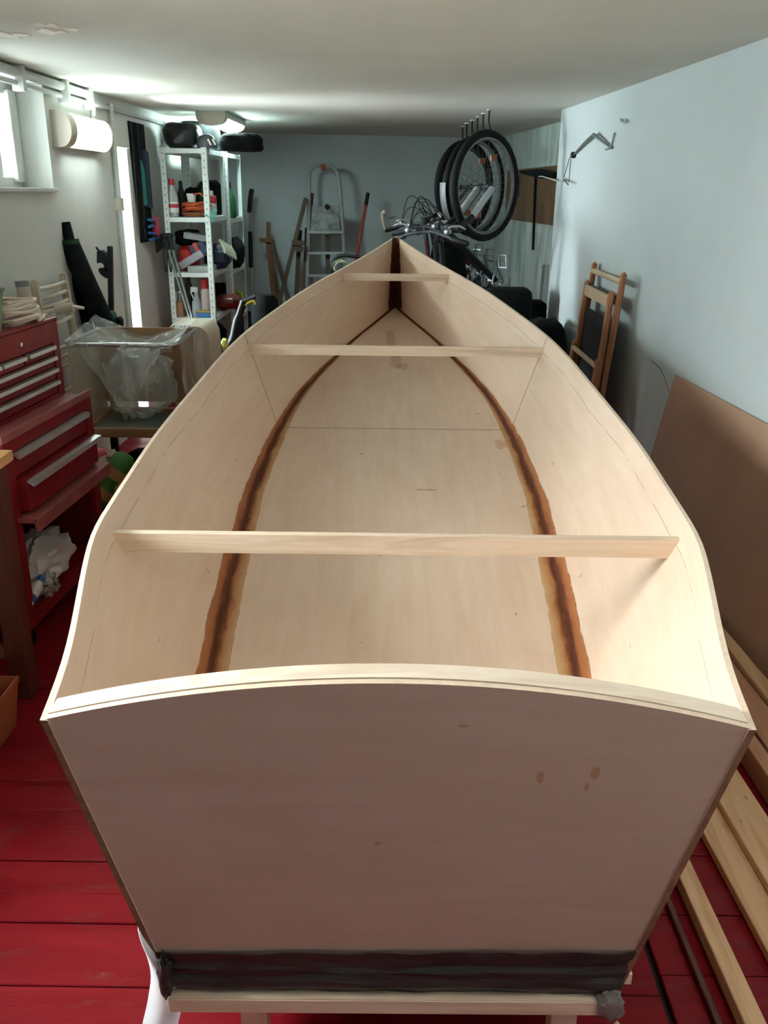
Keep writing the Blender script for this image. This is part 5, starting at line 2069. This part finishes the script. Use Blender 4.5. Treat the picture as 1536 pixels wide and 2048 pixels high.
    n = 36
    cy_ = -0.045
    for q0, q1 in ((0.085, 0.098),):
        A_ = [[b2.verts.new(bb + Vector((q * math.cos(2 * math.pi * k / n), cy_ + dy, q * math.sin(2 * math.pi * k / n)))) for q, dy in ((q0, -.002), (q1, -.002), (q1, .002), (q0, .002))] for k in range(n)]
        for k in range(n):
            for j in range(4):
                b2.faces.new((A_[k][j], A_[(k + 1) % n][j], A_[(k + 1) % n][(j + 1) % 4], A_[k][(j + 1) % 4]))
    for k in range(5):
        a = 2 * math.pi * k / 5 + 0.3
        bar(b2, bb + Vector((0, cy_, 0)), bb + Vector((0.09 * math.cos(a), cy_, 0.09 * math.sin(a))), 0.014, 0.004, (0, 1, 0))
    cr = obj('chainring', b2, 'dull_alu', r, False, local=True)
    ca = R(25)
    b2 = bm_new()
    for s in (-1, 1):
        d_ = Vector((math.cos(ca), 0, math.sin(ca))) * (-s)
        bar(b2, bb + Vector((0, s * 0.062, 0)), bb + Vector((0, s * 0.07, 0)) + d_ * 0.17, 0.024, 0.012, (0, 1, 0), 0.003)
    tube(b2, [bb + Vector((0, -0.062, 0)), bb + Vector((0, 0.062, 0))], 0.012, 8)
    obj('crank', b2, 'worn_steel', cr, False, local=True)
    for s in (-1, 1):
        d_ = Vector((math.cos(ca), 0, math.sin(ca))) * (-s)
        p = bb + Vector((0, s * 0.075, 0)) + d_ * 0.17
        b2 = bm_new()
        box(b2, p.x - 0.045, p.x + 0.045, p.y + s * 0.02 - 0.004, p.y + s * 0.02 + 0.004, p.z - 0.012, p.z + 0.012, bev=0.002)
        box(b2, p.x - 0.045, p.x + 0.045, p.y + s * 0.08 - 0.004, p.y + s * 0.08 + 0.004, p.z - 0.012, p.z + 0.012, bev=0.002)
        for dx in (-0.04, 0.04):
            box(b2, p.x + dx - 0.004, p.x + dx + 0.004, min(p.y + s * .02, p.y + s * .08), max(p.y + s * .02, p.y + s * .08), p.z - 0.01, p.z + 0.01)
        tube(b2, [p, p + Vector((0, s * 0.08, 0))], 0.008, 6)
        obj('pedal', b2, 'worn_steel', cr, False, local=True, label='silver pedal')
    b2 = bm_new()
    for s in (-1, 1):
        tube(b2, [bb + Vector((0.0, cy_, s * 0.096)), L(0, cy_, Rw + s * 0.04)], 0.004, 5)
    obj('chain', b2, 'steel_dark', r, False, local=True)
    if style.get('bag'):
        b2 = bm_new()
        c_b = (bb + st + hb) / 3
        blob(b2, c_b + Vector((0.01, 0, 0.03)), (0.17, 0.05, 0.13), 0.12, 4, 3, 2.6)
        obj('frame_bag', b2, 'black_fabric', r, True, local=True)
        b2 = bm_new()
        blob(b2, st + Vector((-0.16, 0, 0.09)), (0.09, 0.045, 0.06), 0.1, 4, 6, 2.6)
        obj('saddle_bag', b2, 'black_fabric', r, True, local=True)
    if style.get('fender'):
        b2 = bm_new()
        n = 20

        def fen(i, j):
            a = R(78 + 62 * i)
            q = Rw + 0.016 + 0.006 * math.cos((j - 0.5) * math.pi)
            return L(wb + q * math.cos(a), (j - 0.5) * 0.05, Rw + q * math.sin(a))
        sheet(b2, fen, 18, 6, 0.002)
        obj('mudguard', b2, 'dull_alu', r, True, local=True, label='pale grey mudguard')
    return r


BIKE_Z = 1.452
bicycle('bicycle', 'nearest black bicycle hung by its front wheel, with silver fork legs', (0.583, 5.93, BIKE_Z), R(46), R(-9), 'black',
        dict(R=0.335, tyre=0.024, rim='rim_grey', susp=True, bar=0.31, light=False, fender=False, reflector=True))
bicycle('bicycle', 'second hung bicycle from the viewer, with headlight and pale mudguard', (0.563, 6.50, BIKE_Z), R(47), R(-8), mat('dark_bike_paint', (0.02, 0.024, 0.03), 0.3),
        dict(R=0.335, tyre=0.021, rim='rim_grey', susp=False, bar=0.26, light=True, fender=True, reflector=True, bag=True))
bicycle('bicycle', 'farthest hung bicycle, with fat tyres and pale bar ends', (0.535, 7.08, BIKE_Z), R(46), R(-8), mat('dark_red_bike_paint', (0.07, 0.008, 0.008), 0.4),
        dict(R=0.335, tyre=0.028, rim='steel_dark', susp=True, bar=0.29, light=False, fender=False, barend=True, bag=True))
hooks = [(0.583, 5.93, 'ceiling hook carrying the nearest hung bicycle'), (0.573, 6.20, 'empty ceiling hook between the first and second hung bicycle'), (0.563, 6.50, 'ceiling hook carrying the second hung bicycle'),
         (0.55, 6.78, 'empty ceiling hook between the second and third hung bicycle'), (0.535, 7.08, 'ceiling hook carrying the farthest hung bicycle'), (0.53, 7.42, 'empty ceiling hook behind the farthest hung bicycle')]
for (x, y, lb) in hooks:
    hk_ = thing('ceiling_hook', lb, 'hook', (x, y, ZC), 'bicycle hooks on the ceiling')
    bm = bm_new()
    zt = 1.775
    tube(bm, smooth_pts([(x, y, ZC), (x, y, zt + 0.05), (x + 0.012, y - 0.008, zt + 0.012), (x + 0.006, y, zt - 0.013), (x - 0.012, y + 0.008, zt + 0.006)], 5), 0.006, 6)
    obj('hook_rod', bm, 'black', hk_, True)
    bm = bm_new()
    lathe(bm, [(0.0, 0), (0.016, 0), (0.016, 0.006), (0, 0.006)], (x, y, ZC - 0.006), 12)
    obj('base_plate', bm, 'white_pl', hk_, True)

# ================================================================== NICHE ON THE RIGHT
bm = bm_new()
prism(bm, [(xn(6.5) - 0.002, 6.5), (xn(8.45) - 0.002, 8.45), (xn(8.45) - 0.02, 8.45), (xn(6.5) - 0.02, 6.5)], 1.19, 1.605, 'Z')
tag(obj('brown_board', bm, 'board_back', None), 'brown board fixed on the stained wall behind the bicycles', 'board')
rl = thing('wall_bracket', 'dark rolled umbrella-like bracket lying along the top of the brown board', 'bracket', (1.15, 7.4, 1.56))
bm = bm_new()
a, b = atY(1040, 344, 7.4), atY(1112, 350, 6.75)
tube(bm, [a, a.lerp(b, 0.3), a.lerp(b, 0.6), b], [0.008, 0.022, 0.034, 0.02], 8)
obj('roll', bm, 'black_fabric', rl, True)
bm = bm_new()
p = atY(1072, 347, 7.15)
bar(bm, p, atY(1066, 500, 7.12), 0.02, 0.004, (0, 1, 0))
obj('strap', bm, 'black_fabric', rl, False, 'black strap hanging down')
bm = bm_new()
p = atY(1039, 350, 7.3)
tube(bm, [p, p + Vector((0, 0, -0.16))], 0.004, 5)
obj('cord', bm, 'black', rl)
for k, (u0, u1, lb) in enumerate(((1088, 1081, 'left one of two grey strips leaning in the corner of the niche'), (1096, 1091, 'right one of two grey strips leaning in the corner of the niche'))):
    bm = bm_new()
    a = atY(u0, 530, 6.55)
    b = atY(u1, 600, 6.45)
    d = b - a
    bar(bm, a, a + d * (a.z / -d.z), 0.022, 0.012, (0, 1, 0))
    tag(obj('grey_strip', bm, 'dull_alu' if k else 'grey_box', None), lb, 'strip', 'grey strips')
# dark bags behind the bow
bm = bm_new()
box(bm, 0.60, 0.885, 5.62, 5.86, 0.0, 0.845, bev=0.05, seg=3)
tag(obj('suitcase', bm, 'black_fabric', None, True), 'dark upright suitcase behind the right side of the bow', 'suitcase')
bm = bm_new()
box(bm, 0.955, 1.06, 6.10, 6.34, 0.0, 0.71, bev=0.03, seg=3)
tag(obj('dark_box_bag', bm, 'black_matte', None, True), 'dark box shaped bag at the foot of the niche', 'bag')
bm = bm_new()
blob(bm, (0.925, 5.32, 0.355), (0.125, 0.20, 0.355), 0.05, 4, 53, 3.6, flat=0.354)
tag(obj('travel_bag', bm, 'black_fabric', None, True), 'dark slumped travel bag beside the deck chair', 'bag')

# wire rack on the right wall


def onr(u, v, off=0.012):
    d = ray(u, v)
    # solve on plane x + 0.065*y = const
    cst = 1.212 + 0.065 * 3.2 - off
    t = cst / (d.x + 0.065 * d.y)
    return Vector((0, 0, CAM_H)) + d * t


wr = thing('wire_rack', 'grey bent wire rack fixed high on the right wall', 'rack', tuple(onr(1185, 300)))
bm = bm_new()
tube(bm, [onr(u, v, o) for u, v, o in ((1229, 265, 0.008), (1222, 296, 0.012))], 0.005, 6)
tube(bm, [onr(u, v, o) for u, v, o in ((1222, 296, 0.012), (1204, 282, 0.02), (1187, 269, 0.03))], [0.005, 0.008, 0.009], 6)
tube(bm, [onr(u, v, o) for u, v, o in ((1187, 269, 0.03), (1168, 287, 0.02), (1148, 309, 0.012))], [0.009, 0.008, 0.005], 6)
tube(bm, [onr(u, v, o) for u, v, o in ((1222, 296, 0.012), (1211, 299, 0.03))], 0.005, 6)
obj('arm', bm, 'grey_wire', wr, True)
bm = bm_new()
tube(bm, [onr(u, v) for u, v in ((1144, 313), (1139, 316), (1127, 358), (1138, 363), (1142, 316))], 0.003, 5)
tube(bm, [onr(u, v, o) for u, v, o in ((1127, 358, 0.012), (1136, 369, 0.05))], 0.005, 6)
obj('loop', bm, 'grey_wire', wr, True)
bm = bm_new()
blob(bm, onr(1147, 310), (0.018, 0.018, 0.018), 0.05, 4, 1)
obj('clamp_knob', bm, 'black', wr, True, 'black knob')
bm = bm_new()
p1_ = onr(1127, 359)
tube(bm, smooth_pts([p1_, onr(1120, 362, 0.02), onr(1112, 361, 0.03), Vector((1.0, 6.3, 1.52)), Vector((1.08, 7.0, 1.53))], 4), 0.004, 5)
obj('rod', bm, 'white_pl', wr, True, 'pale rod reaching back into the niche')
bm = bm_new()
for du in (-5, 5):
    tube(bm, [onr(1246 + du, 238, 0.0), onr(1246 + du, 244, 0.02), onr(1246, 247, 0.02)], 0.004, 5)
tag(obj('wall_hook', bm, 'conduit', None, True), 'small painted double hook high on the right wall', 'hook')

# ================================================================== DECK CHAIR
dc = thing('deck_chair', 'folded wooden deck chair with charcoal sling leaning on the right wall', 'chair', (1.03, 4.6, 0))


def post(bm, x0, z0, x1, z1, y, w=0.05, t=0.024):
    bar(bm, (x0, y, z0), (x1, y, z1), w if False else t, w, (0, 1, 0), 0.006)


def framepost(y, xb, xt, zb, zt, w=0.055, t=0.022):
    b2 = bm_new()
    # w along Y? the broad face looks along X
    bar(b2, (xb, y, zb), (xt, y, zt), t, w, (0, 1, 0), 0.008)
    return b2


YA1, YA2 = 4.20, 4.83
for y in (YA1, YA2):
    obj('rear_post', framepost(y, 1.02, 1.075, 0.42, 1.075), 'beech', dc)
bm = bm_new()
tube(bm, [(1.068, YA1, 1.03), (1.068, YA2, 1.03)], 0.014, 10)
obj('dowel', bm, 'dowel', dc, True, 'pale top dowel')
YB1, YB2 = 4.235, 4.785
for y in (YB1, YB2):
    obj('front_post', framepost(y, 0.965, 1.035, 0.0, 0.985), 'beech', dc)
bm = bm_new()
bar(bm, (1.028, YB1 + 0.02, 0.935), (1.028, YB2 - 0.02, 0.935), 0.02, 0.055, (0, 0, 1), 0.004)
obj('top_slat', bm, 'dowel', dc, False, 'pale slat')
bm = bm_new()
sheet(bm, lambda i, j: Vector((0.975 + 0.055 * j + 0.012 * math.sin(j * math.pi), YB1 + 0.03 + i * (YB2 - YB1 - 0.06), 0.25 + 0.605 * j)), 6, 12, 0.004)
obj('sling', bm, 'chair_fabric', dc, True, 'charcoal fabric sling')
bm = bm_new()
tube(bm, [(1.052, YA1 + 0.02, 0.945), (1.052, YA2 - 0.02, 0.945)], 0.020, 10)
obj('sling_roll', bm, 'chair_fabric', dc, True)
YC1, YC2 = 4.17, 4.745
for y in (YC1, YC2):
    obj('leg', framepost(y, 0.93, 0.986, 0.0, 0.675), 'beech', dc)
bm = bm_new()
tube(bm, [(0.981, YC1, 0.635), (0.981, YC2, 0.635)], 0.013, 10)
obj('dowel', bm, 'dowel', dc, True, 'pale lower dowel')

# ================================================================== RIGHT FOREGROUND
# hardboard sheet leaning on the wall
bm = bm_new()
ya, ybb = 1.25, 3.60
va = [(xr(ya) - 0.006, ya, 0.715), (xr(ybb) - 0.006, ybb, 0.715), (xr(ybb) - 0.13, ybb, 0.002), (xr(ya) - 0.13, ya, 0.002)]
A = [bm.verts.new(p) for p in va] + [bm.verts.new((p[0] - 0.006, p[1], p[2])) for p in va]
for f in ((0, 1, 2, 3), (7, 6, 5, 4), (0, 4, 5, 1), (1, 5, 6, 2), (2, 6, 7, 3), (3, 7, 4, 0)):
    bm.faces.new([A[k] for k in f])
tag(obj('hardboard_sheet', bm, 'hardboard', None), 'large brown hardboard sheet leaning on the right wall', 'board')


def plank(name, pts, z0, z1, m, lb, group='planks on the floor'):
    """pts: near-left, near-right, far-right, far-left (x, y)"""
    bm = bm_new()
    prism(bm, pts, z0, z1, 'Z')
    bmesh.ops.bevel(bm, geom=list(bm.edges), offset=0.002, segments=1, affect='EDGES')
    return tag(obj(name, bm, m, None), lb, 'plank', group)


plank('dark_gap_strip', [(0.606, 0.80), (0.620, 0.80), (0.592, 2.2), (0.580, 2.2)], 0.0, 0.012, 'dark_wood', 'dark thin strip standing for the floor gap left of the pale planks')  # added dark strip, stands for the dark gap along the floor edge
plank('pine_plank', [(0.650, 0.75), (0.690, 0.75), (0.652, 2.6), (0.612, 2.6)], 0.0, 0.034, 'pine_y', 'narrow pale plank nearest the boat on the red floor')
plank('pine_plank', [(0.775, 0.75), (0.885, 0.75), (0.800, 2.9), (0.690, 2.9)], 0.0, 0.022, 'pine_y', 'wide pale plank on the floor right of the narrow one')
plank('pine_plank', [(0.835, 0.75), (0.935, 0.75), (0.850, 2.95), (0.765, 2.95)], 0.0225, 0.044, 'pine_y', 'pale plank lying on top of the wide plank')
plank('pine_plank', [(0.965, 0.75), (1.005, 0.75), (0.955, 3.0), (0.915, 3.0)], 0.0, 0.07, 'pine_red', 'reddish plank on edge nearest the dark gap')
plank('pine_plank', [(1.010, 0.75), (1.105, 0.75), (1.035, 3.0), (0.962, 3.0)], 0.0, 0.075, 'pine_red', 'broad reddish plank beside the hardboard sheet')
plank('pine_plank', [(1.110, 0.75), (1.175, 0.75), (1.075, 3.0), (1.042, 3.0)], 0.0, 0.09, 'pine_y', 'pale plank at the foot of the hardboard sheet')
